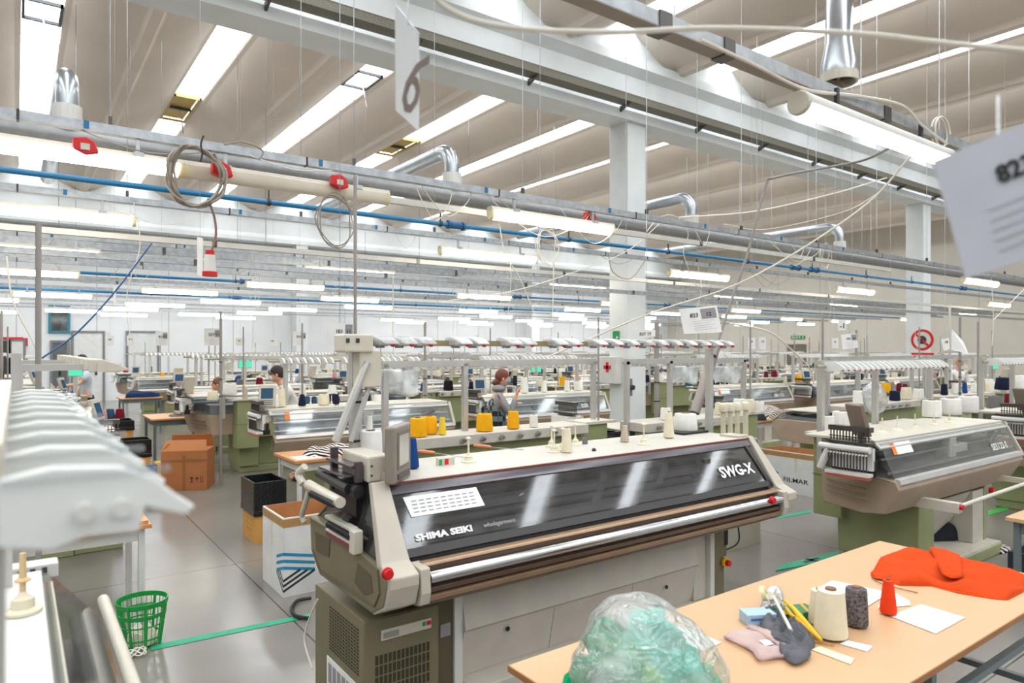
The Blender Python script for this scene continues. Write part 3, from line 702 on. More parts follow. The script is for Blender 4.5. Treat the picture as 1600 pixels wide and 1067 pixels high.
for i in range(14):
    x = 1.2 + 1.35*i + rg.uniform(-.3,.3); y = ROWS[1 + i % 3] - .03
    z1 = 1.9
    o = MB().tube(bez([(x, y, 3.42), (x+.05, y-.03, 3.0), (x-.06+.1*(i%2), y+.02, 2.5), (x, y, z1)], 5), .0045, 5).build('hanging_cable', CABLE, smooth=True)
    tag(o, 'thin white supply cable dropping from the lighting rails, %s from left' % ORD[i], 'cable', 'supply cables dropping to the feeder frames')
# ---------------------------------------------------------------- flat knitting machines
def arm_mesh(b, x, y, z, s=1, w=.016, lean=0):
    """feeder arm: curved plastic shell pointing to -y from its rail"""
    pr = [(.03,.055),(-.02,.062),(-.07,.058),(-.12,.04),(-.17,.005),(-.185,-.022),(-.15,-.018),(-.12,-.035),(-.06,-.03),(-.03,-.04),(.03,-.03)]
    M = Matrix.Translation((x,y,z)) @ Matrix.Diagonal((1,s,s,1))
    if lean: M = M @ Matrix.Shear('YZ', 4, (0,0)) if False else M
    k = len(b.v); b.prism(pr, -w, w, 'x', M)
    if lean:
        for i in range(k, len(b.v)):
            v = b.v[i]; b.v[i] = (v[0] + (y - v[1])*lean, v[1], v[2])
    return b
MLAMP = emis('machine_lamp_glow', (236,244,255), 5.0)
def machine(L=2.65, far=False, maker='SSR112', shallow=False):
    t = thing('knitting_machine', (0,0,0), '', 'knitting machine'); cb = .05 if shallow else .72
    # base
    b = MB(); xa, xb = .80, L-.5
    b.box(xa, xa+.30, -.02, .70, .102, .64).box(xb-.05, xb, .0, .60, .102, .64).box(xa+.30, xb-.05, .32, .60, .102, .64).box(xa+.02, xb-.02, .3, .66, 0, .101)
    b.build('base_frame', GREEN, t, bevel=0 if far else .01)
    b = MB().quad((xa+.302,.30,.12),(xb-.31,.30,.12),(xb-.31,.02,.62),(xa+.302,.02,.62),.01)
    b.build('front_panel', PANELW, t)
    MB().box(xb-.3, xb-.052, .01, .31, .12, .62).build('side_panel', PANELW, t)
    MB().box(xa+.05, xb+.05, -.12, .298, 0, .1).build('foot_bar', GREEN, t, bevel=0 if far else .01)
    MB().box(xa+.06, xb+.04, -.11, .28, .1, .115).build('foot_tray', OFFW, t)
    # tan housing with a chamfered left end
    pr = [(-.13,.95),(-.16,.88),(-.03,.66),(.2,.62),(.62,.62),(.62,.95),(-.05,.95)]
    h = MB().prism(pr, .14, L)
    for i in range(len(pr)):        # pull the left end back so that it is angled in plan
        v = h.v[i]; h.v[i] = (v[0] + .22*max(0, v[1])/.62 + (.05 if v[2] < .7 else 0), v[1], v[2])
    h.build('housing', TAN, t, bevel=0 if far else .012)
    MB().prism([(-.155,.91),(-.165,.925),(-.15,.96),(-.11,.965),(-.11,.93)], .16, L).build('front_sill', ALU, t)
    if not far:
        b = MB()
        for k in range(3): b.quad((.326,.54,.74+.05*k),(.177,.12,.74+.05*k),(.177,.12,.753+.05*k),(.326,.54,.753+.05*k),.006)
        b.build('side_louvres', TAND, t)
    # table top and rear ledge
    MB().box(.12, L-.03, .02, .62, *((1.235, 1.26) if not shallow else (1.08, 1.10))).build('table_top', OFFW, t, bevel=0 if far else .006)
    MB().box(cb+.372, L-.02, .72 if not shallow else .60, 1.0, 1.10, 1.2).build('rear_ledge', PANELW, t, bevel=0 if far else .008)
    MB().box(cb+.332, L-.05, .8, .92, .6, 1.1).build('rear_panel', GREEN, t)
    if not far:
        for k in range(6): MB().cyl((.9+k*.22,1.0,1.15), (.9+k*.22,1.035,1.15), .022, n=10).box(.885+k*.22,.93+k*.22,1.02,1.05,1.14,1.16).build('rear_knob', STEEL, t)
    b = MB().box(cb, cb+.33, .62, .90, .42, 1.18); b.build('end_cabinet', GREEN, t, bevel=0 if far else .01)
    if not far:
        MB().box(cb-.006, cb+.336, .615, .906, .80, .806).build('cabinet_seams', mat('seam_green', (104,110,76), .6), t)
    MB().box(cb-.1, cb+.37, .6, .93, 1.181, 1.21).build('cabinet_top', OFFW, t)
    # inside: needle bed, rails, carriage, lamp strip
    b = MB().box(.38, L-.05, .142, .6, .952, 1.1).prism([(-.09,.952),(.1,1.10),(.14,1.10),(.14,.952)], .24, L-.06)
    b.build('needle_bed', mat('bed_grey', (128,132,138), .4, .3) if maker != 'SES' else mat('bed_brown_grey', (82,76,70), .45, .2), t)
    b = MB()
    for y, z in ((.05,1.17),(.0,1.10),(-.07,1.0)): b.cyl((.16,y,z), (L-.04,y,z), .012, n=8)
    b.build('guide_rails', STEEL, t)
    cx = L*.58
    MB().box(cx-.16, cx+.16, -.03, .2, 1.04, 1.12).box(cx-.2, cx-.06, -.02, .06, .97, 1.19).build('carriage', WHITE, t, bevel=0 if far else .01)
    if not far:
        MB().cyl((cx-.42,-.02,1.04),(cx-.42,.08,1.04),.06,n=14).cyl((L-.5,.0,1.06),(L-.25,.03,1.13),.04,n=10).build('carriage_motor', DSTEEL, t)
    MB().box(.25, L-.1, .02, .05, 1.205, 1.228).build('lamp_strip', MLAMP if maker == 'SSR' else mat('lamp_white', (240,244,248), .3), t)
    # cover
    MB().quad((.16,-.12,.955),(L-.02,-.12,.955),(L-.04,.0,1.235),(.16,.0,1.235),.006).build('cover_glass', GLASS, t)
    MB().quad((.36,.6,.955),(.16,-.12,.955),(.16,.0,1.235),(.34,.6,1.235),.005).build('side_glass', GLASS, t)
    b = MB().prism([(-.025,1.2),(.05,1.262),(.05,1.235),(-.02,1.185)], .12, L-.02)
    b.build('cover_rail', ALU, t)
    MB().prism([(-.15,.95),(-.11,.95),(.03,1.245),(.0,1.25)], L-.03, L+.01).build('end_trim', GREYB, t)
    if not far:
        fr = frame((.3,-.109,.985),(1,0,0),(0,.12,.28)); U = lambda u, v, z=0.003: fr @ Vector((u, v, z))
        MB().quad(U(0,.16),U(.06,.16),U(.06,.26),U(0,.26),.001).build('warning_label', ORG, t)
        MB().quad(U(.06,.16),U(.34,.16),U(.34,.26),U(.06,.26),.001).build('instruction_label', PAPER, t)
        fr2 = frame((L-.62,-.109,.985),(1,0,0),(0,.12,.28))
        text({'SES':'SES122-S','SSR':'SSR 112','SRY':'SRY123'}[maker[:3]] if maker[:3] in ('SES','SSR','SRY') else 'SSR 112', .09, fr2 @ Matrix.Translation((0,.03,.004)), WHITE, t, 'model_lettering', bold=.003, sx=1.15)
    # yarn unit at the left end: comb of needles, rollers and spring tensioners
    b = MB().box(.04, .08, .0, .34, 1.02, 1.2).box(.08,.16,.05,.34,1.12,1.2).cyl((.0,.0,1.19),(.0,.42,1.19),.028,n=10).cyl((.01,.34,1.19),(.01,.42,1.0),.03,n=10).box(-.03,.05,-.0,.36,.975,1.0)
    b.build('yarn_unit', WHITE, t)
    if not far:
        b = MB()
        for k in range(13):
            y = .01+k*.026; b.box(-.03,-.022,y,y+.008,1.02,1.17).box(-.0,.012,y,y+.006,1.25,1.34)
        b.box(-.01,.08,0,.34,1.225,1.245).box(-.01,.06,0,.34,1.33,1.37).box(.0,.02,0,.34,1.28,1.287)
        b.build('tension_comb', DSTEEL, t)
        b = MB()
        for k in range(13): b.cyl((-.03,.014+k*.026,1.15),(-.045,.014+k*.026,1.15),.008,n=6).box(.052,.058,.006+k*.026,.016+k*.026,1.335,1.36)
        b.build('tension_knobs', mat('knob_cream', (220,210,200), .4), t)
        MB().box(.05,.14,.02,.34,.96,1.02).box(.06,.12,.0,.34,1.02,1.1).build('cutter_block', BLACK, t)
        MB().box(-.04,.03,.0,.34,.952,.974).build('tension_row', mat('rust_red', (160,84,66), .5), t)
    if not shallow:
        # monitor
        M = Matrix.Translation((.13,.12,1.26)) @ Matrix.Rotation(math.radians(-22 if maker != 'SES' else 62),4,'Z') @ Matrix.Rotation(math.radians(-16),4,'X')
        MB().box(-.1,.1,-.02,.02,.03,.30,M).box(-.03,.03,-.0,.03,-.02,.05,M).build('monitor', GREYB if maker != 'SES' else TAND, t, bevel=0 if far else .008)
        MB().box(-.07,.07,-.024,-.021,.13,.26,M).build('screen', SCRB, t)
        if not far:
            b = MB()
            for k in range(3): b.box(-.07,.07,-.024,-.021,.05+.024*k,.062+.024*k,M)
            b.build('keypad', MIDG, t)
    # gantry and feeders
    gz = 1.86; b = MB()
    for x in (.55 if not shallow else .1, L*(.68 if shallow else .56), L+.0): b.box(x-.025, x+.025, .70, .75, .9, gz)
    b.box(.52 if not shallow else .07, L+.03, .70, .75, gz-.03, gz+.03); b.build('gantry', ALU, t)
    MB().cyl((.3,.62,gz-.02),(L-.05,.62,gz-.02),.016,n=8).build('feeder_rail', mat('feeder_bar', (168,160,136), .4, .3), t)
    MB().cyl((cb+.1,.86,1.21),(cb+.1,.86,2.35 if not far else 2.2),.012,n=6).build('cable_pole', mat('pole_grey', (158,152,148), .4, .3), t)
    if far:
        b = MB()
        for k in range(20): arm_mesh(b, .45 + k*(L-.6)/20, .6, gz-.02, .8)
        b.build('feeder_arms', ARM, t)['kind'] = 'stuff'
    else:
        rg = random.Random(L*7)
        for k in range(22):
            if rg.random() < .1: continue
            b = arm_mesh(MB(), .45 + k*(L-.6)/22, .6, gz-.03, .9, .012)
            b.mat(1).ball((.45 + k*(L-.6)/22, .6-.14, gz-.055), .007, 1.5, 1, 1, 8)
            b.build('feeder_arm', [ARM, RED], t)
    if not far and not shallow:
        MB().cyl((.75,-.33,.7),(L-.35,-.33,.72),.018,n=10).box(.7,.78,-.36,.0,.66,.74).box(L-.38,L-.34,-.34,-.02,.69,.74).build('stop_bar', OFFW, t, smooth=True)
        MB().cyl((.74,-.385,.71),(.74,-.355,.71),.022,n=12).build('stop_button', RED, t)
        MB().cyl((L-.48,-.02,.6),(L-.48,-.06,.6),.03,n=12).build('switch', RED, t)
        for x in (.72, 1.0, 1.35, 1.75, 2.1):
            MB().lathe([(.045,0),(.04,.01),(.016,.02),(.012,.05),(.005,.055),(.005,.13)], (x,.25,1.26), 12).build('yarn_spindle', PLAST, t, smooth=True)
    if shallow:
        for c in t.children:
            if c.name.split('.')[0] in ('needle_bed','guide_rails','carriage','carriage_motor','lamp_strip','cover_glass','side_glass','cover_rail','end_trim','warning_label','instruction_label','model_lettering'):
                for v in c.data.vertices: v.co.z = .93 + (v.co.z-.93)*.4
    return t
PROTO_B = machine(2.65, False, 'SSB', True); PROTO_C = machine(2.20, False, 'SSB', True); PROTO = machine(2.65, False, 'SSR'); PROTO_SES = machine(2.80, False, 'SES'); PROTO_FAR = machine(2.65, True)
PROTO_LIT = PROTO
ses_used = []
def place_machine(proto, x, y, back, label, group):
    """back=True: the machine stands with its rear ledge towards the camera"""
    loc = (x+(2.20 if proto is PROTO_C else 2.65), y+1.0, 0) if back else (x, y, 0); rz = math.pi if back else 0
    key = id(proto)
    if back == 'mirror':
        o = dup(proto, (x, y+1.0, 0), 0); o.scale.y = -1
        for c in [c for c in o.children if 'lettering' in c.name]: bpy.data.objects.remove(c)
    elif key not in ses_used: ses_used.append(key); o = proto; o.location = loc; o.rotation_euler.z = rz
    else: o = dup(proto, loc, rz)
    o['label'] = label; o['group'] = group; return o
GF = 'knitting machines in rows across the hall'
machines = []      # (x of left end, y of the table middle, height, short name, row)
def pm(proto, x, y, back, label, short):
    place_machine(proto, x, y, back, label, GF)
    machines.append((x, y + (.15 if back else .85), 1.2, short)); return machines[-1]
pm(PROTO_SES, 5.49, 2.72, False, 'tan and green knitting machine with clear cover at the right, behind the work table', 'right-hand clear-covered machine')
mA = machines[-1]
SRX = pm(PROTO_SES, 9.25, 2.75, False, 'knitting machine cut by the right edge, only its yarn unit showing', 'machine at the right edge')
pm(PROTO_B, 2.70, 5.40, True, 'knitting machine seen from its green back, right behind the large front machine', 'green-backed machine behind the front one'); mB = machines[-1]
pm(PROTO_C, 5.42, 5.05, True, 'green-backed knitting machine right of the tilted mast, cream cones on its ledge', 'green-backed machine by the tilted mast'); mC = machines[-1]
pm(PROTO_B, 9.25, 4.9, True, 'green-backed knitting machine behind the right-hand clear-covered machine', 'green-backed machine at right'); mG = machines[-1]
pm(PROTO_B, 12.5, 5.0, True, 'green-backed knitting machine at far right, navy cones on its ledge', 'green-backed machine at far right'); mH = machines[-1]
pm(PROTO, 2.35, 8.40, False, 'knitting machine lettered SSR 112 left of the front machine, navy cones on top', 'SSR 112 machine at left'); mD = machines[-1]
pm(PROTO, 5.68, 8.72, False, 'knitting machine lettered SSR 112 right of the plaid-vested person, left of the column', 'SSR 112 machine by the column'); mE = machines[-1]
pm(PROTO, 10.6, 8.3, False, 'clear-covered knitting machine just right of the first white column', 'machine right of the column')
pm(PROTO, 13.6, 8.0, False, 'clear-covered knitting machine left of the carton and right frame post', 'clear machine above the carton')
pm(PROTO, 16.9, 8.0, False, 'clear-covered knitting machine seen under the right-hand feeder row', 'machine under the right feeder row')
pm(PROTO, 20.2, 7.6, False, 'knitting machine in front of the right-hand white column', 'machine before the right column')
RN = {11.15: ('third machine row', 'mirror'), 14.0: ('row beyond the column', False), 16.9: ('middle back row', 'mirror'), 19.8: ('second last row', False), 23.2: ('rearmost row', 'mirror')}
for (y, (rn, back)) in RN.items():
    n = 0
    for k in range(10):
        x = {11.15: 2.10, 16.9: 2.95}.get(y, 2.35) + 3.25*k
        if x > 31: continue
        px = CX + F*(x*ST - y*CT)/(x*CT + y*ST)
        if px < 150 or px > 1640: continue
        far = y > 15
        pm(PROTO_FAR if far else PROTO, x, y, back, 'distant knitting machine, %s from left in the %s' % (ORD[n], rn), '%s machine of the %s' % (ORD[n], rn)); n += 1
for k, (x, y) in enumerate(((12.5, 6.3+.0), (15.9, 5.2), (19.2, 5.4))):
    if k: pm(PROTO, x, y, True, 'green-backed knitting machine at the far right, %s before the right column' % ORD[k], 'far right back machine %s' % ORD[k])
# left of the aisle: machines standing along the other axis (their feeders run away from the camera)
for k, (x, y) in enumerate(((-.75, 17.5), (-.9, 22.0))):
    o = dup(PROTO_FAR, (x+1.2, y, 0), math.pi/2, 'knitting machine left of the aisle, %s from the big blurred feeders' % ('third','fourth')[k], GF)
# ---------------------------------------------------------------- the large front machine
t = FM = thing('knitting_machine', (3.2, 3.5, 0), 'large olive and grey whole-garment knitting machine in front, smoked cover lettered SHIMA SEIKI', 'knitting machine')
XL, XR = 1.42, 4.95; GL, GR = 1.57, 4.64
TZ = 1.285
# end caps: olive side shell below, framed smoked window above, pale tapered front post
cap_lo = [(2.965,.90),(2.965,.86),(3.0,.76),(3.13,.69),(3.86,.69),(4.0,.80),(4.02,1.0),(3.6,.985),(3.08,.93)]
def cap(x0, x1, side):
    b = MB().prism(cap_lo, x0, x1); b.build('end_cap', OLIVE if side < 0 else GREYB, t, bevel=.012)
    xo = x0 if side < 0 else x1; xi = x1 if side < 0 else x0
    f = [(2.955,.905),(2.955,.855),(2.99,.75),(3.13,.685),(3.17,.70),(3.1,.93),(3.345,TZ+.01),(3.30,TZ+.02),(3.055,.95)]
    b = MB().prism(f, min(xo,xi)+.004, max(xo,xi))
    # taper: the outer edge leans inwards towards the top
    for i, v in enumerate(b.v):
        if abs(v[0]-(xo if side < 0 else xo)) < .02 and v[2] > .9: b.v[i] = (v[0] - side*(.07*(v[2]-.9)/.4), v[1], v[2])
        b.v[i] = (b.v[i][0] + side*.0, b.v[i][1], b.v[i][2])
    b.build('front_post', GREYB, t, bevel=.008)
cap(XL, GL+.02, -1); cap(GR+.08, XR-.1, 1)
# recessed panels on the left cap
b = MB(); X = XL-.004
b.prism([(3.3,.90),(3.14,.88),(3.12,.80),(3.22,.76),(3.34,.79)], X, X+.006); b.build('cap_recess', OLIVED, t); b = MB().prism([(3.92,.93),(3.68,.935),(3.7,.83),(3.9,.82)], X, X+.006)
b.build('cap_recess', OLIVED, t)
b = MB()
for pts in ([(3.06,.925),(3.60,.978),(4.0,.99)], [(3.10,.74),(3.3,.735),(3.84,.72),(3.96,.81)], [(3.06,.925),(3.04,.82),(3.10,.74)]):
    b.tube([(XL-.001, y, z) for y, z in pts], .006, 5)
b.build('cap_trim', OLIVED, t)
# side window and its frame
MB().quad((XL+.05,4.0,1.0),(XL+.03,3.08,.94),(XL+.10,3.31,TZ),(XL+.10,3.5,TZ),.004).build('side_window', SMOKEB, t)
MB().tube([(XL+.03,3.08,.94),(XL+.10,3.31,TZ)], .01, 6).tube([(XL+.05,4.0,1.0),(XL+.10,3.6,TZ)], .008, 6).build('window_edge', OLIVE, t)
# emergency stop buttons
for px, py, y in ((607, 897, 2.965), (1208, 782, 2.965)):
    p = onY(px, py, y-.015)
    MB().cyl(p+Vector((0,.015,0)), p+Vector((0,-.012,0)), .024, n=18).cyl(p+Vector((0,.018,0)), p+Vector((0,.006,0)), .03, n=18).build('stop_button', RED, t, bevel=.003)
# table top with its red-brown front line and dark rounded nosing
MB().box(GL+.02, GR+.12, 3.31, 3.93, 1.262, 1.292).build('table_top', mat('table_white', (202,197,188), .4), t, bevel=.004)
MB().box(GL+.02, GR+.1, 3.296, 3.31, 1.276, 1.29).build('table_edge', mat('edge_maroon', (120,66,56), .4), t)
MB().prism([(3.30,1.278),(3.283,1.268),(3.262,1.236),(3.268,1.222),(3.30,1.24)], GL, GR+.06).build('nosing', mat('nosing_dark', (92,88,92), .22, .6), t, smooth=True)
# smoked cover
A0, A1 = Vector((GL,3.085,.945)), Vector((GL,3.27,1.235)); dA = A1-A0; dx = Vector((GR-GL,0,0))
MB().quad(A0, A0+dx+Vector((.08,0,0)), A1+dx, A1, .006).build('cover_glass', SMOKE, t)
def cov(u, v, off=.004):     # u in metres from the left edge, v 0..1 up the glass
    n = Vector((1,0,0)).cross(dA).normalized(); return A0 + Vector((u,0,0)) + dA*v + n*off
b = MB().quad(cov(0,0,.012), cov(GR-GL+.08,0,.012), cov(GR-GL+.075,.13,.012), cov(0,.13,.012), .02)
b.quad(cov(GR-GL+.045,0,.012), cov(GR-GL+.085,0,.012), cov(GR-GL+.02,1,.012), cov(GR-GL-.02,1,.012), .02)
b.quad(cov(-.012,0,.012), cov(.018,0,.012), cov(.012,1,.012), cov(-.012,1,.012), .02)
b.build('cover_frame', mat('cover_frame_dark', (46,43,44), .35), t)
MC = frame(cov(0,0,.006), (1,0,0), dA)
text('SHIMA SEIKI', .046, MC @ Matrix.Translation((.09,.078,.002)), mat('letter_silver', (226,226,226), .35), t, 'maker_lettering', bold=.0024, sx=1.42)
text('wholegarment', .034, MC @ Matrix.Translation((.505,.084,.002)), mat('letter_grey', (150,150,152), .4), t, 'product_lettering', bold=.0006, sx=1.1, shear=.25)
text('SWG-X', .115, MC @ Matrix.Translation((2.62,.125,.002)), mat('letter_silver', (214,214,214), .35), t, 'model_lettering', bold=.004, sx=1.05)
MB().quad(cov(.10,.60), cov(.56,.60), cov(.54,.93), cov(.08,.93), .001).build('instruction_sheet', PAPER, t)
b = MB()
for i in range(9):
    for j in range(4): b.quad(cov(.12+i*.045,.66+.06*j,.0055), cov(.15+i*.045,.66+.06*j,.0055), cov(.15+i*.045,.675+.06*j,.0055), cov(.12+i*.045,.675+.06*j,.0055), .0006)
b.build('sheet_print', INKG, t)
# inside: dark bed, long rails, drive box, carriage, hanging ribbons of film
MB().box(GL+.03, GR+.05, 3.62, 3.9, .9, 1.262).prism([(3.12,.93),(3.62,1.10),(3.62,.9),(3.12,.9)], GL+.03, GR+.08).build('needle_bed', mat('bed_dark', (96,92,92), .4, .2), t)
b = MB()
for y, z, r in ((3.35,1.20,.011),(3.40,1.16,.015),(3.30,1.10,.012),(3.25,1.06,.02),(3.22,.995,.012),(3.45,1.215,.018)): b.cyl((GL+.03,y,z),(GR+.03,y,z),r,n=8)
b.build('guide_rails', mat('rail_steel_dark', (168,164,164), .3, .6), t)
b = MB().box(GL+.03, GR+.02, 3.5, 3.53, 1.13, 1.17).box(GL+.03, GR+.02, 3.44, 3.47, 1.05, 1.08).box(GL+.03, GR+.02, 3.33, 3.36, 1.0, 1.03)
b.build('inner_bars', mat('bar_brown', (186,172,164), .4, .2), t)
MB().prism([(3.15,.985),(3.21,.99),(3.23,1.03),(3.17,1.02)], GL+.05, GR+.02).build('front_rail', mat('rail_pale', (206,202,204), .35, .3), t)
MB().prism([(3.26,1.09),(3.33,1.10),(3.33,1.14),(3.27,1.13)], GL+.05, GR+.02).build('rear_rail', mat('rail_pale', (206,202,204), .35, .3), t)
x = 4.05
b = MB().box(x, x+.34, 3.28, 3.5, 1.02, 1.07).box(x+.03, x+.1, 3.22, 3.3, .98, 1.19).box(x+.42, x+.5, 3.25, 3.34, 1.0, 1.14).cyl((x-.1,3.24,1.08),(x+.3,3.2,1.02),.018)
b.build('carriage', mat('carriage_dark', (96,92,90), .35, .5), t)
b = MB().cyl((x+.02,3.2,1.06),(x+.3,3.18,1.01),.012).box(x+.1,x+.24,3.21,3.25,.97,.99); b.build('carriage_arm', STEEL, t)
ribm = clear('ribbon_film', (226,230,236), .12, .2, .42)
for px0, py0, px1, py1, w0 in ((728,742,700,800,.11),(838,738,818,812,.07),(945,730,930,785,.07),(1040,715,1028,757,.07),(842,740,812,775,.03)):
    a, c = onY(px0, py0, 3.36), onY(px1, py1, 3.21)
    m_ = (a+c)/2 + Vector((0,-.02,0)); P_ = bez([a, m_, c], 5); bb = MB()
    bb.grid(lambda u, v: P_[min(len(P_)-1, int(v*(len(P_)-1)))] + Vector((w0*(u-.5), 0, 0)), 1, len(P_)-1); bb.build('film_ribbon', ribm, t, solid=.0015)
MB().box(GL+.2, GL+.62, 3.33, 3.45, .96, 1.10).box(GL+.35, GL+.5, 3.25, 3.34, .97, 1.13).build('drive_box', MIDG, t, bevel=.01)
# sill: copper bars and the bright roller
MB().prism([(3.02,.928),(3.06,.932),(3.06,.915),(3.02,.905),(3.012,.912)], GL+.07, GR+.09).build('upper_bar', COPPER, t, bevel=.004)
MB().prism([(3.06,.90),(3.1,.90),(3.1,.70),(3.02,.72)], GL+.05, GR+.08).build('sill_back', BRONZE, t)
MB().cyl((GL+.09,2.99,.862),(GR+.04,2.99,.862),.031,n=18).build('bright_roller', CHROME, t, smooth=True)
MB().prism([(2.985,.812),(3.05,.815),(3.06,.78),(2.99,.785)], GL+.07, GR+.07).build('middle_bar', BRONZE, t, bevel=.003)
MB().prism([(2.975,.775),(3.05,.775),(3.05,.735),(2.985,.745)], GL+.09, GR+.08).build('lower_bar', COPPER, t, bevel=.004)
for x0, x1 in ((GL+.03, GL+.085), (GR+.04, GR+.1)):
    MB().prism([(2.965,.92),(3.08,.93),(3.1,.80),(3.05,.72),(2.97,.74),(2.955,.80)], x0, x1).build('roller_bracket', GREYB, t, bevel=.006)
# belly under the sill
MB().prism([(3.04,.735),(3.13,.67),(3.45,.63),(3.9,.63),(3.9,.9),(3.1,.9)], GL+.1, GR+.05).build('belly', mat('belly_taupe', (138,126,108), .5), t, bevel=.006)
# left control cabinet
CX0, CX1, CYF = 1.44, 1.875, 3.28
MB().box(CX0, CX1, CYF, 3.98, .0, .602).build('control_cabinet', OLIVE, t, bevel=.006)
MB().box(CX0-.0, CX1+.0, CYF-.012, CYF-.001, .015, .598).build('cabinet_door', OLIVE, t, bevel=.004)
def slots(x0, x1, z0, z1, nx, nz, y, gx=.35, gz=.16):
    b = MB(); 
    for i in range(nx):
        for j in range(nz):
            a = x0+(x1-x0)*i/nx; c = z0+(z1-z0)*j/nz
            b.box(a, a+(x1-x0)/nx*(1-gx), y-.003, y, c, c+(z1-z0)/nz*(1-gz))
    return b
slots(CX0+.06, CX1-.05, .03, .42, 13, 7, CYF-.0115).build('vent_grille', mat('vent_dark', (58,50,34), .6), t)
b = MB()
for i in range(11):
    for j in range(14):
        y = CYF+.06+i*.038; z = .30+j*.018; b.box(CX0-.003, CX0, y, y+.024, z+.0, z+.008)
b.build('side_vent_grille', mat('vent_dark', (58,50,34), .6), t)
MB().box(CX0-.004, CX0-.0005, CYF+.08, CYF+.5, .09, .25).build('side_sticker', PAPER, t)
b = MB()
for i in range(6): b.box(CX0-.0055, CX0-.0041, CYF+.1+.065*i, CYF+.15+.065*i, .11, .22)
b.build('sticker_print', INKG, t)
MB().box(CX0+.09, CX1-.05, CYF-.022, CYF-.012, .485, .54).build('display_panel', OFFW, t, bevel=.003)
MB().box(CX0+.10, CX0+.19, CYF-.0235, CYF-.0221, .495, .525).build('readout', mat('readout_grey', (150,146,136), .3), t)
MB().box(CX1-.105, CX1-.088, CYF-.026, CYF-.0221, .507, .528).build('green_key', SIGNG, t)
MB().box(CX1-.08, CX1-.055, CYF-.026, CYF-.0221, .507, .528).build('red_key', RED, t)
MB().box(CX1+.005, CX1+.11, CYF+.02, 3.9, 0, .66).build('side_column', OLIVED, t)
MB().box(CX1+.025, CX1+.09, CYF+.012, CYF+.02, .40, .47).build('column_label', INKG, t)
# white legs and front panels
MB().box(CX1+.11, CX1+.165, CYF+.0, 3.9, 0, .66).build('left_leg', WHITE, t, bevel=.004)
PX0, PX1 = CX1+.165, 4.06
MB().prism([(3.34,.62),(3.29,.60),(3.25,.42),(3.27,.40),(3.36,.42)], PX0, PX1).build('upper_panel', PANELW, t)
MB().prism([(3.27,.40),(3.33,.13),(3.40,.13),(3.40,.42)], PX0, PX1).build('lower_panel', mat('panel_white_warm', (200,192,182), .5), t)
b = MB()
for x in (PX0+.66, PX0+1.35): b.tube([(x,3.2695,.40),(x,3.3295,.13)], .0015, 4)
b.build('panel_seams', MIDG, t)
b = MB()
for px, py in ((793,982),(1041,917)):
    p = onY(px, py, 3.272); b.cyl(p, p+Vector((0,-.006,0)), .014, n=12)
b.build('keyholes', BLACK, t)
MB().box(PX0, 4.20, 3.16, 3.7, 0, .128).build('plinth', PANELW, t, bevel=.006)
MB().box(4.06, 4.20, 3.30, 3.9, .13, .66).build('right_leg', PANELW, t, bevel=.006)
MB().box(4.201, 4.25, 3.26, 3.9, .0, .66).build('right_leg_edge', WHITE, t, bevel=.004)
MB().box(4.251, 4.42, 3.30, 3.95, .0, .69).box(4.421, 4.72, 3.5, 3.95, .3, .69).build('right_cabinet', OLIVE, t, bevel=.008)
p = onY(1132, 878, 3.29)
MB().cyl(p, p+Vector((0,-.02,0)), .036, n=16).build('switch_plate', YEL, t); MB().cyl(p+Vector((0,-.02,0)), p+Vector((0,-.05,0)), .022, n=16).build('main_switch', RED, t)
MB().box(4.46, 4.58, 3.38, 3.499, .44, .66).build('black_pack', BLACK, t, bevel=.01)
MB().tube(bez([(4.86,3.55,.7),(4.9,3.52,.5),(4.86,3.5,.38),(4.7,3.55,.33),(4.5,3.6,.32)],6), .007, 6).build('side_cable', CABLEB, t, smooth=True)
# top right fittings of the machine
MB().box(GR-.02, GR+.12, 3.32, 3.5, 1.28, 1.31).build('end_plate', GREYB, t, bevel=.004)
MB().cyl((GR+.12,3.36,1.27),(GR+.27,3.36,1.25),.024,n=14).build('end_roller', mat('roller_taupe', (150,138,126), .4, .3), t, smooth=True)
# yarn cutter and roller unit on the left end
def bxp(b, x0,x1,y0,y1,z0,z1): return b.box(x0,x1,y0,y1,z0,z1)
MB().box(1.50, 1.64, 3.36, 3.72, 1.29, 1.43).build('cutter_housing', OFFW, t, bevel=.012)
b = MB()
for z in (1.33, 1.38): b.cyl((1.52,3.36,z),(1.52,3.352,z),.006,n=8)
b.build('housing_screws', DSTEEL, t)
MB().box(1.57, 1.66, 3.31, 3.42, 1.20, 1.34).build('monitor_foot', mat('foot_beige', (172,162,138), .5), t, bevel=.004)
b = MB().box(1.43, 1.50, 3.42, 3.78, 1.365, 1.38).box(1.40, 1.46, 3.44, 3.82, 1.315, 1.328).box(1.45,1.49,3.40,3.43,1.29,1.40).box(1.45,1.49,3.74,3.77,1.2,1.44)
b.build('cutter_frame', mat('cutter_mauve', (92,80,86), .35, .5), t, bevel=.003)
b = MB().cyl((1.42,3.42,1.26),(1.42,3.85,1.28),.028,n=12).cyl((1.45,3.36,1.25),(1.45,3.44,1.25),.034,n=12).cyl((1.46,3.45,1.07),(1.46,3.53,1.07),.035,n=12).box(1.46,1.6,3.42,3.8,1.1,1.28)
b.build('cutter_rollers', BLACK, t)
b = MB().cyl((1.365,3.40,1.20),(1.365,3.88,1.215),.030,n=16).tube(bez([(1.35,3.9,1.32),(1.33,3.95,1.27),(1.34,3.9,1.22)],5),.022,8).tube(bez([(1.37,3.88,1.2),(1.36,3.92,1.1),(1.36,3.98,1.02),(1.37,3.96,.98)],5),.016,8)
b.build('white_arm', OFFW, t, smooth=True)
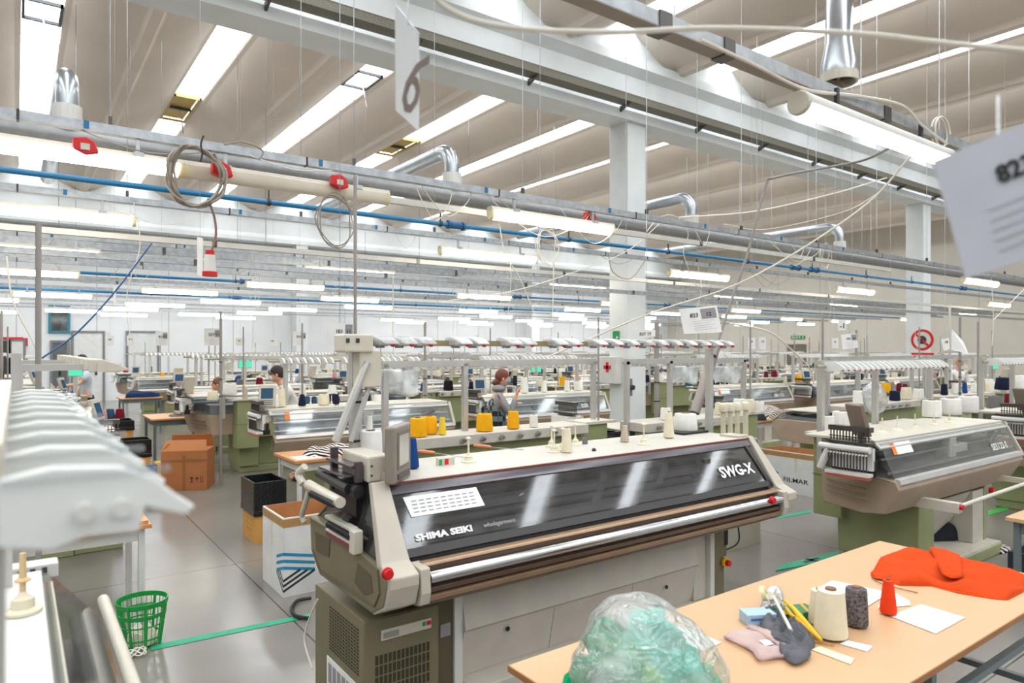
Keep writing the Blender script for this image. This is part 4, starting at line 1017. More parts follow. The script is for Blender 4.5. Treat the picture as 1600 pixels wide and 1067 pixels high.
for z, y0, y1, x in ((1.19,3.42,3.76,1.338),(1.03,3.32,3.66,1.40)):
    b = MB()
    for k in range(18):
        yy = y0 + (y1-y0)*k/18; b.tube([(x+math.cos(a)*.018, yy+(y1-y0)/18*a/6.3, z+math.sin(a)*.018) for a in [j*.9 for j in range(8)]], .004, 4)
    b.build('tension_spring', DARK, t)
MB().box(1.385, 1.44, 3.28, 3.34, .95, 1.07).box(1.39, 1.44, 3.34, 3.7, 1.055, 1.075).box(1.395, 1.44, 3.34, 3.7, .985, 1.0).build('spring_holder', OFFW, t, bevel=.006)
MB().box(1.40, 1.435, 3.34, 3.7, .96, .982).build('red_strip', mat('dull_red', (130,54,60), .5), t)
# monitor
M = Matrix.Translation((1.66,3.33,1.293)) @ Matrix.Rotation(math.radians(44),4,'Z')
MB().box(-.13,.13,-.03,.03,0,.30,M).build('monitor', mat('monitor_taupe', (142,132,122), .45), t, bevel=.012)
MB().box(-.095,.095,-.034,-.0305,.07,.265,M).build('bezel', mat('bezel_taupe', (120,110,102), .45), t)
MB().box(-.075,.075,-.036,-.0345,.09,.25,M).build('screen', mat('screen_glass', (196,192,186), .12), t)
MB().box(-.09,.09,-.036,-.031,.02,.05,M).build('keypad', mat('key_dark', (92,84,80), .5), t)
# feeder gantry: slanted double post at the left, long bar, feeder arms
a, c = onY(522, 712, 3.72), onY(586, 560, 3.72)
MB().tube([onY(524,690,3.70), onY(574,566,3.70)], .024, 8).tube([onY(548,690,3.75), onY(590,566,3.75)], .016, 8).build('slanted_post', ALU, t, smooth=True)
b = MB().box(1.60, 1.66, 3.80, 3.86, 1.25, 2.0); b.build('upright_post', ALU, t)
MB().box(4.86, 4.91, 3.78, 3.83, .9, 2.0).build('upright_post', ALU, t)
b = MB()
for z in (1.45, 1.68): b.box(1.594, 1.666, 3.794, 3.866, z, z+.012)
b.build('cable_ties', BLACK, t)
FZ = 2.035
MB().box(1.63, 5.02, 3.74, 3.78, FZ-.018, FZ+.018).build('feeder_bar', mat('bar_olive_gold', (150,136,98), .4, .3), t)
MB().box(1.50, 1.68, 3.68, 3.84, FZ-.055, FZ+.05).box(1.6,1.74,3.7,3.8,FZ-.26,FZ-.05).build('bar_head', OFFW, t, bevel=.01)
b = MB().box(1.51,1.53,3.675,3.68,FZ-.0,FZ+.025).box(1.57,1.59,3.675,3.68,FZ-.0,FZ+.025); b.build('head_screws', DARK, t)
arm_px = [598,628,658,716,742,795,818,868,891,931,958,983,1008,1030,1052,1075,1097,1116,1134]
armm = clear('arm_film', (236,236,236), .10, .2, .5)
for i, px in enumerate(arm_px):
    x = onY(px, 535, 3.70).x
    b = MB(); arm_mesh(b, x, 3.76, FZ+.004, .62, .05 if i < 10 else .038, .35); b.build('feeder_arm', armm, t, smooth=True, bevel=.01)
    b = MB().ball((x+.05, 3.665, FZ-.012), .012, 1.5, 1, 1, 8); b.build('red_feeder_tip', RED, bpy.data.objects[t.children[-1].name] if False else t)
    MB().box(x-.03, x+.012, 3.70, 3.735, FZ-.03, FZ+.01).build('feeder_clip', MIDG, t)
# ---------------------------------------------------------------- things on the front machine
def yarncone(px, Y, zs, wb, wt, h, col, label, group=None, tip=None, name='yarn_cone'):
    """wb, wt, h = widths and height in photo pixels; stands at depth Y on a surface of height zs"""
    a = ray(px, 0); d = Y/a[1]; x = a[0]*d; s = d/F; r0, r1, H_ = wb*s/2, wt*s/2, h*s
    return cone_at(x, Y, zs, r0, r1, H_, col, label, group, tip, name)
def cone_at(x, y, z, r0, r1, H_, col, label, group=None, tip=None, name='yarn_cone'):
    t_ = thing(name, (x,y,z), label, 'yarn cone', group)
    e = H_*.05
    MB().lathe([(r0*.8,e*.6),(r0*.97,e),(r0,e*2.5),(r1*1.01,H_-e*2),(r1*.96,H_-e),(r1*.5,H_-e*.7),(r1*.45,H_-e*.7)], (x,y,z), 20).build('yarn', YARN[col], t_, smooth=True)
    MB().lathe([(r0*.62,0),(r0*.6,e*.8),(r1*.42,H_-e*.8),(r1*.40,H_),(r1*.28,H_)], (x,y,z), 14).build('core', MATS.get(tip) or mat('core_brown', (120,84,66), .6), t_, smooth=True)
    return t_
G1 = 'yarn cones on the table of the large front machine'
yarncone(579, 3.80, 1.29, 38, 35, 60, 'white', 'wide white yarn cone behind the monitor of the front machine', G1)
yarncone(643, 3.62, 1.29, 24, 15, 50, 'blue', 'dark blue yarn cone beside the monitor of the front machine', G1)
yarncone(886, 3.55, 1.29, 17, 11, 40, 'ivory', 'slim ivory yarn cone in the middle of the front machine table', G1)
yarncone(1045, 3.66, 1.29, 17, 10, 42, 'ivory', 'slim ivory yarn cone left of the wide white one on the front machine', G1)
yarncone(1071, 3.86, 1.29, 38, 33, 30, 'white', 'wide white yarn cone at the right end of the front machine', G1)
yarncone(976, 3.70, 1.29, 14, 8, 28, 'stone', 'small pale pinkish cone between spindles on the front machine', G1)
yarncone(577, 3.80, 1.512, 11, 9, 24, 'white', 'thin white cone with red tip standing on the wide white one', G1, tip='red')
yarncone(914, 3.80, 1.29, 9, 8, 11, 'grey', 'tiny grey bobbin behind the slim ivory cone', G1)
spn = []
for i, (px, py, y) in enumerate(((732,698,3.62),(866,693,3.62),(899,688,3.80),(879,700,3.66),(1006,690,3.52),(862,690,3.84))):
    x = onY(px, py, y).x
    t_ = thing('yarn_spindle', (x, y, 1.292), ('ivory spindle holder standing on the front machine table, ' + ['left of the wooden tools','leftmost of the middle cluster','behind the slim ivory cone','just left of the slim ivory cone','alone between pink and ivory cones','rear of the middle cluster'][i]), 'spindle', 'spindles on the front machine')
    MB().lathe([(.048,0),(.048,.006),(.03,.012),(.022,.03),(.026,.034),(.012,.045),(.008,.06)], (x,y,1.292), 18).build('foot', PLAST, t_, smooth=True)
    MB().lathe([(.006,.06),(.006,.14),(.016,.145),(.016,.15),(.004,.16)], (x,y,1.292), 10).build('pin', PLAST, t_, smooth=True)
p = onY(928, 692, 3.5); tag(MB().lathe([(.014,0),(.016,.01),(.006,.02)], (p.x,3.5,1.292), 10).build('spool', BLACK), 'tiny black cap lying on the front machine table', 'cap')
p = onY(700, 697, 3.58); t_ = thing('small_box', (p.x,3.6,1.292), 'small white box with green and red marks by the spindle', 'box')
MB().box(p.x-.05,p.x+.06,3.6,3.64,1.292,1.335).build('box', OFFW, t_); MB().box(p.x-.05,p.x-.03,3.598,3.6,1.296,1.33).build('green_mark', SIGNG, t_); MB().box(p.x-.012,p.x+.015,3.598,3.6,1.296,1.33).build('red_mark', RED, t_)
for i, (a, m_, c) in enumerate((((653,703),(680,706),(733,711)), ((741,694),(768,697),(818,699)))):
    A, M_, C_ = (onZ(q[0], q[1]+2, 1.306) for q in (a, m_, c))
    t_ = thing('hand_tool', (A.x,A.y,1.292), 'wooden-handled tool with steel needle on the front machine, ' + ('nearer to the monitor' if i == 0 else 'nearer to the middle'), 'hand tool', 'wooden-handled tools on the front machine')
    ax = (M_-A).normalized(); L_ = (M_-A).length
    MB().tube([A+ax*L_*k/6 for k in range(7)], [.010,.015,.0165,.015,.014,.015,.009], 12).build('handle', HANDLE, t_, smooth=True)
    MB().tube([M_, C_ - Vector((0,0,.008))], .0028, 6).build('needle', STEEL, t_)
p = onZ(1003, 676, 1.292)
t_ = thing('cone_tray', (5.0,4.1,1.0), 'black tray lying at the right rear end of the front machine', 'tray')
MB().box(4.42,4.74,3.70,3.9,1.292,1.31).build('tray', BLACK, t_)
# plastic fan-shaped clips in ivory at the right rear (three round-headed bobbins)
# ---------------------------------------------------------------- soft goods
def soft(name, poly, h, m, label=None, cat=None, z=.85, rings=9, wr=.35, seed=1, parent=None, stripes=None, smooth_in=True, power=5, f=18):
    """cloth lying on a surface: rings inside its outline, puffed and wrinkled"""
    P = [Vector((p[0], p[1], 0)) for p in poly]
    B = bez(P + [P[0]], 5)[:-1] if smooth_in else [P[i].lerp(P[(i+1) % len(P)], k/5) for i in range(len(P)) for k in range(5)]
    c = sum(B, Vector())/len(B); n = len(B); vs = []; rg = random.Random(seed); ph = [rg.random()*6 for _ in range(6)]
    def wz(x, y): return .5 + .25*(math.sin(f*x+ph[0]+2*math.sin(f*.6*y+ph[1])) + math.sin(f*1.3*y*1.1+ph[2]+1.5*math.sin(f*.8*x+ph[3])))
    for k in range(rings+1):
        s = 1 - k/rings
        s = s**.6 if k else 1
        for p in B:
            q = c + (p-c)*s; e = 1 - s**power if k else 0
            vs.append((q.x, q.y, z + .002 + h*math.sqrt(max(0,e))*(1 - wr + wr*wz(q.x, q.y))))
    fs = [(k*n+i, k*n+(i+1) % n, (k+1)*n+(i+1) % n, (k+1)*n+i) for k in range(rings) for i in range(n)] + [tuple(range(n))[::-1]]
    b = MB(); b.add(vs, fs); o = b.build(name, m, parent, smooth=True)
    if label: tag(o, label, cat)
    return o
def knit(name, rgb, rib=180, strength=.5, c2=None, sc=40, dirn='X'):
    m = mat(name, rgb, .9, var=.06, scale=12, spec=.15); nt = m.node_tree; L = nt.links.new; b = nt.nodes['Principled BSDF']
    tc = nt.nodes.new('ShaderNodeTexCoord'); wv = nt.nodes.new('ShaderNodeTexWave'); wv.bands_direction = dirn; wv.inputs['Scale'].default_value = rib/6.28; wv.inputs['Distortion'].default_value = 1.5
    bp = nt.nodes.new('ShaderNodeBump'); bp.inputs['Strength'].default_value = strength; bp.inputs['Distance'].default_value = .004
    L(tc.outputs['Object'], wv.inputs['Vector']); L(wv.outputs['Fac'], bp.inputs['Height']); L(bp.outputs['Normal'], b.inputs['Normal'])
    if c2:
        w2 = nt.nodes.new('ShaderNodeTexWave'); w2.bands_direction = 'DIAGONAL'; w2.inputs['Scale'].default_value = sc; w2.inputs['Distortion'].default_value = 3
        L(tc.outputs['Object'], w2.inputs['Vector']); r = nt.nodes.new('ShaderNodeValToRGB'); r.color_ramp.interpolation = 'CONSTANT'
        r.color_ramp.elements[0].color = lin(rgb); r.color_ramp.elements[1].color = lin(c2); r.color_ramp.elements[1].position = .5
        L(w2.outputs['Fac'], r.inputs['Fac']); L(r.outputs['Color'], b.inputs['Base Color'])
    return m
KN_OR = knit('knit_orange', (244,86,32), rib=420, strength=.9); KN_PK = knit('knit_pink', (196,172,165)); KN_GY = knit('knit_grey', (104,104,110)); KN_ST = knit('knit_stripe', (30,28,34), c2=(226,214,206), sc=9)
KN_BL = knit('cloth_navy', (30,50,86)); KN_DK = knit('cloth_dark', (44,46,52))
TZ_ = .85
def Z(px, py, z=TZ_): return onZ(px, py, z)
# ---------------------------------------------------------------- work table in front
TX0, TX1, TY0, TY1 = 1.45, 4.19, 1.10, 2.02
t = thing('work_table', (2.8, 1.55, 0), 'long pale wood-topped work table in the foreground with grey legs', 'table')
MB().box(TX0, TX1, TY0, TY1, TZ_-.028, TZ_).build('table_top', [TABLE], t, bevel=.003)
MB().box(TX0-.002, TX1+.002, TY0-.002, TY1+.002, TZ_-.026, TZ_-.003).build('edge_band', TEDGE, t)
for x, y in ((1.62,1.18),(1.62,1.92),(2.83,1.18),(3.92,1.18),(3.92,1.92)):
    MB().box(x-.02, x+.02, y-.02, y+.02, 0, TZ_-.03).build('leg', LEGG, t)
MB().box(1.62, 3.92, 1.17, 1.20, .60, .63).box(1.62, 1.65, 1.18, 1.92, .76, .8).box(3.9, 3.93, 1.18, 1.92, .40, .43).box(1.62, 3.92, 1.53, 1.56, .4, .43).build('crossbar', LEGG, t)
# knitwear, cones and papers on it
poly = [Z(*q) for q in ((1360,900),(1374,874),(1392,866),(1412,862),(1452,862),(1502,874),(1560,888),(1610,905),(1600,925),(1575,938),(1556,937),(1500,928),(1455,916),(1404,915))]
sw = thing('sweater', (sum(p.x for p in poly)/14, sum(p.y for p in poly)/14, TZ_), 'bright orange-red knitted sweater spread on the work table', 'sweater')
soft('body', poly, .046, KN_OR, parent=sw, z=TZ_, smooth_in=False, wr=.85, seed=3, f=19, rings=30, power=9)
soft('sleeve', [Z(q[0], q[1], TZ_+.014) for q in ((1452,861),(1478,866),(1500,874),(1503,890),(1503,906),(1488,909),(1476,906),(1468,897))], .016, KN_OR, parent=sw, z=TZ_+.036, smooth_in=False, seed=4, f=16, wr=.5, rings=12)
soft('cuff', [Z(q[0], q[1], TZ_+.02) for q in ((1468,896),(1480,893),(1502,898),(1503,908),(1488,911),(1472,904))], .02, KN_OR, parent=sw, z=TZ_+.042, wr=.6, seed=5, f=60)
soft('collar', [Z(q[0], q[1]) for q in ((1360,898),(1376,890),(1392,899),(1388,908),(1368,906))], .02, KN_OR, parent=sw, z=TZ_+.006, wr=.6, seed=6, f=50)
cable('draw_cord', [Z(1362,903,.856), Z(1378,912,.857), Z(1400,918,.857), Z(1412,921,.856), Z(1434,926,.856)], .0022, mat('cord_brown', (120,70,52), .8), 'thin brown cord hanging from the orange sweater', 'cord')
def paper(qs, label, m=PAPER, z=.0):
    P = [Z(*q) for q in qs]; o = MB().quad(*[p+Vector((0,0,.0022+z)) for p in P[::-1]], .0012).build('paper_sheet', m); return tag(o, label, 'paper')
paper(((1462,991),(1508,966),(1439,945),(1390,963)), 'large blank paper sheet beside the orange cone, nearest the table edge')
paper(((1371,951),(1423,947),(1421,940),(1388,922)), 'white paper sheet partly under the orange cone', z=.0006)
paper(((1350,952),(1390,927),(1300,908),(1275,922)), 'white paper sheet lying behind the grey and white cones', z=.0012)
paper(((1355,1019),(1364,1011),(1322,1001),(1313,1007)), 'small white paper strip right of the big ivory cone')
paper(((1329,1039),(1335,1030),(1281,1011),(1268,1016)), 'pale yellow paper strip in front of the ivory cone', mat('paper_yellow', (240,232,190), .7))
paper(((1098,1018),(1127,1005),(1066,978),(1040,992)), 'white paper sheet sticking out behind the plastic bag')
def tcone(px, py, wb, wt, h, col, label, tip=None):
    p = Z(px, py); s = depth(p)/F
    return cone_at(p.x, p.y, TZ_+.003, wb*s/2, wt*s/2, h*s*.985, col, label, 'yarn cones on the work table', tip)
tcone(1388, 960, 25, 15, 56, 'scarlet', 'slim scarlet yarn cone standing on paper on the work table', 'core_brown')
tcone(1298, 996, 50, 40, 78, 'ivory', 'big ivory yarn cone on the work table, in front')
tcone(1280, 975, 34, 24, 56, 'ivory', 'ivory yarn cone half hidden behind the big ivory one')
tcone(1305, 968, 26, 18, 46, 'maroon', 'dark small cone peeking out between ivory and grey cones')
tcone(1338, 978, 35, 31, 62, 'charcoal', 'dark grey marled yarn cone on the work table', 'core_brown')
# blue box, tape roll, green box, cutter, knitwear
def obox(name, c, rz, sx, sy, sz, m, label, cat, parts=None, z=TZ_):
    t = thing(name, (c.x, c.y, z), label, cat); M = Matrix.Translation((c.x, c.y, z+.002)) @ Matrix.Rotation(rz, 4, 'Z')
    MB().box(-sx/2, sx/2, -sy/2, sy/2, 0, sz, M).build('box', m, t, bevel=.003)
    if parts: parts(t, M)
    return t
def bluep(t, M):
    MB().box(-.05, .03, -.0415, -.0405, .02, .03, M).build('lettering_line', mat('blue_deep', (70,110,160), .6), t)
obox('small_box', Z(1184, 972), -.5, .13, .08, .045, mat('box_pale_blue', (168,196,218), .5), 'pale blue cardboard box on the work table', 'box', bluep)
p = Z(1200, 955); t = thing('tape_roll', (p.x, p.y, TZ_+.05), 'roll of clear tape in a white dispenser on the pale blue box', 'tape')
M = Matrix.Translation((p.x-.03, p.y+.0, TZ_+.085)) @ Matrix.Rotation(.5, 4, 'Z') @ Matrix.Rotation(1.2, 4, 'X')
MB().lathe([(.018,-.01),(.032,-.01),(.032,.01),(.018,.01),(.018,-.01)], n=20, M=M, cap=False).build('roll', mat('tape_cream', (236,224,176), .35), t, smooth=True)
MB().prism([(-.05,-.01),(.02,-.03),(.04,-.02),(.05,.02),(-.03,.02)], -.012, .012, 'y', Matrix.Translation((p.x+.03,p.y-.0,TZ_+.07)) @ Matrix.Rotation(.4,4,'Z')).build('dispenser', WHITE, t, bevel=.003)
soft('plastic_wrap', [Z(*q) for q in ((1186,955),(1196,932),(1216,925),(1226,938),(1222,958),(1204,966))], .055, clear('wrap_film', (236,238,240), .2, .2, .4), 'crumpled clear film beside the tape roll', 'film', wr=.6, seed=8, f=40)
def greenp(t, M):
    b = MB()
    for k in range(3): b.prism([(-.09+.055*k,0),(-.075+.055*k,0),(-.055+.055*k,.045),(-.07+.055*k,.045)], -.0462, -.0455, 'y', M)
    for k in range(3): b.prism([(-.09+.055*k,-.045),(-.075+.055*k,-.045),(-.045+.055*k,.045),(-.06+.055*k,.045)], .0452, .0458, 'z', M)
    b.build('gold_stripes', mat('stripe_gold', (206,160,40), .4), t)
obox('small_box', Z(1244, 968), -.35, .16, .09, .045, mat('box_green', (24,120,72), .4), 'green box with gold stripes on the work table', 'box', greenp)
# yellow snap-off cutter / snips lying over the grey knit
a, c = Z(1226,938,TZ_+.075), Z(1284,1000,TZ_+.02); ax = (c-a).normalized(); sd = ax.cross(Vector((0,0,1))).normalized()
t = thing('thread_snips', ((a+c)/2 - Vector((0,0,.03))), 'pair of yellow thread snips leaning on the grey knitwear', 'snips')
MB().tube([a+ax*.0, a+ax*.06-sd*.006, a+ax*.12, a.lerp(c,.75), c], [.006,.009,.013,.010,.005], 8).build('handle', YEL, t, smooth=True)
MB().tube([a+sd*.022+ax*.05, a+ax*.10+sd*.03, a.lerp(c,.7)+sd*.014, c+sd*.004], [.006,.009,.009,.005], 8).build('handle', mat('yellow_dark', (206,160,20), .45), t, smooth=True)
MB().tube([a-ax*.0+sd*.01, a-ax*.05-sd*.006], [.004,.0015], 6).build('blade', STEEL, t)
a, c = Z(1208,930,TZ_+.07), Z(1236,985,TZ_+.055)
tag(MB().tube([a, c], .007, 6).build('white_ruler', WHITE), 'white plastic strip leaning across the small things on the table', 'strip')
tag(MB().tube([Z(1262,1000,.857), Z(1304,1008,.857)], .0035, 6).build('pencil', mat('pencil_ochre', (190,140,60), .5)), 'short ochre pencil lying by the big ivory cone', 'pencil')
sg = thing('knit_piece', Z(1220,1000), 'crumpled grey knitted piece on the work table', 'knitwear')
soft('body', [Z(*q) for q in ((1184,970),(1192,955),(1215,952),(1240,972),(1262,990),(1274,1008),(1262,1020),(1240,1026),(1222,1010),(1206,1002),(1190,985))], .06, KN_GY, parent=sg, z=TZ_, wr=.9, seed=11, f=70, rings=26)
soft('rolled_edge', [Z(q[0], q[1], TZ_+.03) for q in ((1216,1000),(1240,1004),(1266,1012),(1262,1022),(1240,1030),(1220,1014))], .03, KN_GY, parent=sg, z=TZ_+.012, wr=.7, seed=12, f=70)
sp = thing('knit_piece', Z(1180,1010), 'folded pale pink knitted piece on the work table', 'knitwear')
soft('body', [Z(*q) for q in ((1131,998),(1136,990),(1166,984),(1172,974),(1196,985),(1224,1004),(1240,1020),(1242,1029),(1186,1033),(1176,1020),(1150,1006))], .022, KN_PK, parent=sp, z=TZ_, wr=.7, seed=13, smooth_in=False, f=34, rings=24, power=9)
MB().tube(bez([Z(q[0],q[1],TZ_+.014) for q in ((1132,994),(1150,1003),(1176,1016),(1188,1030),(1210,1026),(1240,1024))],6), .006, 6).tube(bez([Z(q[0],q[1],TZ_+.017) for q in ((1168,980),(1190,990),(1214,1005),(1238,1020))],6), .007, 6).build('rib_edge', knit('knit_rose', (190,160,156)), sp, smooth=True)
MB().quad(*[Z(q[0],q[1],TZ_+.021) for q in ((1196,1009),(1209,1006),(1201,999),(1186,1000))], .001).build('size_label', mat('label_blue', (206,222,232), .6), sp)
# clear plastic bag of green yarn
bc = onZ(985, 1100, TZ_); bc = Vector((1.60, 1.50, TZ_))
t = thing('plastic_bag', bc, 'clear plastic bag full of green yarn at the near end of the work table', 'bag')
def lump(c, r, seed, sx=1, sy=1, sz=1, amp=.12, nu=28, nv=18, peak=0):
    rg = random.Random(seed); ph = [rg.random()*6 for _ in range(8)]
    def fn(u, v):
        a = u*2*math.pi; e = v*math.pi
        d = Vector((math.sin(e)*math.cos(a), math.sin(e)*math.sin(a), -math.cos(e)))
        k = 1 + amp*(math.sin(3*a+ph[0]+2*d.z)*math.sin(e) + .6*math.sin(5*d.z+4*d.x+ph[1]) + .5*math.sin(9*d.y+7*d.x+ph[2]) + .35*math.sin(17*d.x+ph[3])*math.sin(15*d.z+ph[4]))
        k *= 1 + peak*max(0, d.z)**3
        return c + Vector((d.x*r*sx*k, d.y*r*sy*k, max(d.z*r*sz*k, -(c.z-TZ_)+.004)))
    return MB().grid(fn, nu, nv)
YG = knit('hank_green', (10,160,100)); YG2 = knit('hank_teal', (50,196,170)); YG3 = knit('hank_lime', (130,196,130)); YG4 = knit('hank_aqua', (150,206,196))
fw = Vector((CT, ST, 0)); rt = Vector((ST, -CT, 0))
for i, (r_, u_, z_, rad, m_) in enumerate(((-.17,-.02,.07,.085,YG),(-.10,-.07,.17,.075,YG),(-.02,0,.10,.10,YG3),(.10,-.03,.10,.11,YG2),(.03,.03,.22,.075,YG2),(.17,.0,.07,.08,YG3),(-.05,-.10,.07,.08,YG4),(-.12,.06,.2,.06,YG),(.05,.05,.27,.035,YG2),(.08,-.14,.05,.07,YG))):
    c = bc + rt*r_*.88 + fw*u_*.9 + Vector((0,0,z_))
    lump(c, rad*1.22, 20+i, amp=.16, nu=22, nv=14).build('yarn_hank', m_, t, smooth=True)
lump(bc + Vector((0,0,.12)), .235, 5, 1, 1, .80, .06, 72, 48, peak=.30).build('bag_film', BAG, t, smooth=True)
# carton and black sack under the table, right
p = onZ(1520, 1130, 0); cx0 = onX(1460, 1030, 3.35)
t = thing('cardboard_box', (3.75, 1.72, 0), 'brown cardboard box standing under the work table at right', 'box')
MB().box(3.42, 3.88, 1.6, 1.95, 0, .52).build('box', CARD, t, bevel=.004)
MB().cyl((3.5,1.599,.42),(3.5,1.596,.42),.02,n=16).build('round_mark', mat('mark_brown', (120,96,60), .7), t)
t = soft('black_sack', [(3.36,1.62),(3.86,1.6),(3.86,1.93),(3.5,1.95),(3.38,1.85)], .18, mat('sack_black', (34,33,36), .4, bump=.5, scale=4), 'black sack stuffed on the box under the work table', 'sack', z=.525, wr=.5, seed=31)

# ---------------------------------------------------------------- floor markings, cartons and bins
def tape(x0, x1, y0, y1, label, m=GRN): return tag(MB().box(x0, x1, y0, y1, .001, .004).build('floor_tape', m), label, 'floor marking')
o = MB().add([(*Z(234,1009,0).xy,.003),(*Z(236,1017,0).xy,.003),(*Z(484,965,0).xy,.003),(*Z(484,959,0).xy,.003)], [(0,1,2,3)]).build('floor_tape', GRN); tag(o, 'green tape line on the floor from the basket to the front machine', 'floor marking')
P = [Z(1212,893,0), Z(1312,874,0), Z(1310,862,0), Z(1222,884,0)]
t = thing('floor_plate', P[0], 'green plate with black marks on the floor before the right machine', 'floor marking')
MB().quad(*[q+Vector((0,0,.012)) for q in P[::-1]][::-1], .010).build('plate', GRN, t)
q = Z(1268,877,0); MB().box(q.x-.12, q.x+.12, q.y-.02, q.y+.02, .0125, .014).box(q.x-.03,q.x+.03,q.y-.05,q.y+.05,.0125,.014).build('black_mark', BLACK, t)
for qs, lab, m in ((((1216,806),(1268,797),(1268,801),(1216,811)), 'green tape on the floor before the white carton', GRN), (((1544,798),(1576,790),(1576,797),(1544,805)), 'bright green tape on the floor at the far right', GRNB), (((1372,1058),(1430,1075),(1420,1085),(1360,1066)), 'green tape on the floor seen under the work table', GRN)):
    b = MB().add([(*Z(a, c, 0).xy, .003) for a, c in qs], [(0,1,2,3)]); tag(b.build('floor_tape', m), lab, 'floor marking')
LB = mat('logo_blue', (40,140,185), .6); LK = mat('logo_black', (44,42,52), .6)
def carton(x0, x1, y0, y1, h, label, face):
    """open white carton with the chevron logo wrapped round one corner"""
    t = thing('white_carton', ((x0+x1)/2, (y0+y1)/2, 0), label, 'carton')
    w_ = .012
    MB().box(x0,x1,y0,y0+w_,.0,h).box(x0,x1,y1-w_,y1,.0,h).box(x0,x0+w_,y0+w_,y1-w_,0,h).box(x1-w_,x1,y0+w_,y1-w_,0,h).box(x0+w_,x1-w_,y0+w_,y1-w_,0,.012).build('carton', CARTON, t)
    MB().box(x0+w_,x1-w_,y0+w_,y0+w_+.003,.02,h+.002).box(x0+w_,x1-w_,y1-w_-.003,y1-w_,.02,h+.002).box(x0+w_,x0+w_+.003,y0+w_+.004,y1-w_-.004,.02,h+.002).box(x1-w_-.003,x1-w_,y0+w_+.004,y1-w_-.004,.02,h+.002).build('inner_walls', CARD, t)
    b = MB().box(x0-.002,x1+.002,y0-.002,y0-.0002,h-.075,h-.01).box(x0-.002,x0-.0002,y0,y1,h-.075,h-.01); b.build('brown_tape', PTAPE, t)
    MB().box(x0-.0015,x0,y0+.28,y0+.32,h*.55,h-.07).build('clear_tape', mat('tape_clear', (214,210,196), .3), t); MB().box(x0+.004,x0+.006,y0-.0015,y0,h*.45,h-.07).build('clear_tape', mat('tape_clear', (214,210,196), .3), t)
    if face == 'corner':
        for k in range(6):
            m = LB if k < 3 else LK; z = h*.53 - .055*k; s_ = 1 if k < 3 else 1
            def strip(nm, P0, P1, P2, P3): MB().quad(P0,P1,P2,P3,.001).build(nm, m, t)
            if k < 3:
                strip('logo_stripe', (x0,y0-.0015,z),(x0+.26,y0-.0015,z-.055),(x0+.26,y0-.0015,z-.03),(x0,y0-.0015,z+.025))
                strip('logo_stripe', (x0-.0015,y0+.17,z-.055),(x0-.0015,y0,z),(x0-.0015,y0,z+.025),(x0-.0015,y0+.17,z-.03))
            else:
                kk = k-3; z = h*.06 + .042*kk; u = .26 - .06*kk; w_2 = .17 - .04*kk
                strip('logo_stripe', (x0,y0-.0015,z),(x0+u,y0-.0015,z+u*.5),(x0+u,y0-.0015,z+u*.5+.02),(x0,y0-.0015,z+.02))
                strip('logo_stripe', (x0-.0015,y0+w_2,z+w_2*.75),(x0-.0015,y0,z),(x0-.0015,y0,z+.02),(x0-.0015,y0+w_2,z+w_2*.75+.02))
        text('FILMAR', .07, frame((x0+.29,y0-.002,h*.40),(1,0,0),(0,0,1)), LK, t, 'maker_lettering', bold=.001, sx=1.3)
    else:
        yb = y0 + .56
        for k in range(3):
            z = h*.42-.05*k
            MB().quad((x0-.0015,yb+.16,z+.08),(x0-.0015,yb,z),(x0-.0015,yb,z+.028),(x0-.0015,yb+.16,z+.108),.001).build('logo_stripe', LB, t)
            z = h*.14-.05*k + .04
            MB().quad((x0-.0015,yb+.16,z-.06),(x0-.0015,yb,z),(x0-.0015,yb,z+.026),(x0-.0015,yb+.16,z-.034),.001).build('logo_stripe', LK, t)
        text('FILMAR', .085, frame((x0-.002,yb-.07,h*.28),(0,-1,0),(0,0,1)), LK, t, 'maker_lettering', bold=.001, sx=1.35)
    return t
carton(1.735, 2.32, 5.52, 6.08, .635, 'open white carton with blue and black chevrons beside the front machine', 'corner')
carton(8.66, 9.18, 5.0, 5.86, .57, 'open white carton lettered FILMAR behind the right end of the front machine', 'side')
def bin_(x0, x1, y0, y1, hb, h, label, name='waste_bin'):
    t = thing(name, ((x0+x1)/2, (y0+y1)/2, 0), label, 'bin')
    MB().box(x0,x1,y0,y1,0,hb).build('cardboard_body', CARDY, t)
    MB().prism([(x0-.02,y0-.02),(x1+.02,y0-.02),(x1+.02,y1+.02),(x0-.02,y1+.02)], hb-.05, hb+.01, 'z').build('liner_hem', BIN, t, bevel=.01)
    w_ = .01; b = MB()
    for (a0,a1,c0,c1) in ((x0-.015,x1+.015,y0-.015,y0),(x0-.015,x1+.015,y1,y1+.015),(x0-.015,x0-.0,y0+.0005,y1-.0005),(x1,x1+.015,y0+.0005,y1-.0005)): b.box(a0,a1,c0,c1,hb-.02,h)
    b.build('bin_liner', BIN, t, bevel=.006)
    g = MB().grid(lambda u, v: (x0+(x1-x0)*u, y0+(y1-y0)*v, h-.10-.06*math.sin(3.14*u)*math.sin(3.14*v)+.01*math.sin(20*u+9*v)), 10, 10)
    g.build('liner_inside', BIN, t, smooth=True)
    if 'letter' not in name:
        b = MB()
        for k in range(4): b.box(x0-.002,x0,y0+.1,y0+.32,hb*.35+.05*k,hb*.37+.05*k)
        b.build('box_print', mat('print_olive', (150,140,40), .7), t)
    return t
bin_(1.98, 2.28, 7.2, 7.68, .33, .63, 'black-lined cardboard waste bin left of the front machine')
bin_(1.30, 1.66, 11.7, 12.1, .40, .62, 'black-lined cardboard bin before the wooden table in the aisle')
bin_(1.20, 1.75, 14.3, 14.9, .55, .68, 'black-lined carton bin farther up the aisle by the yarn cones')
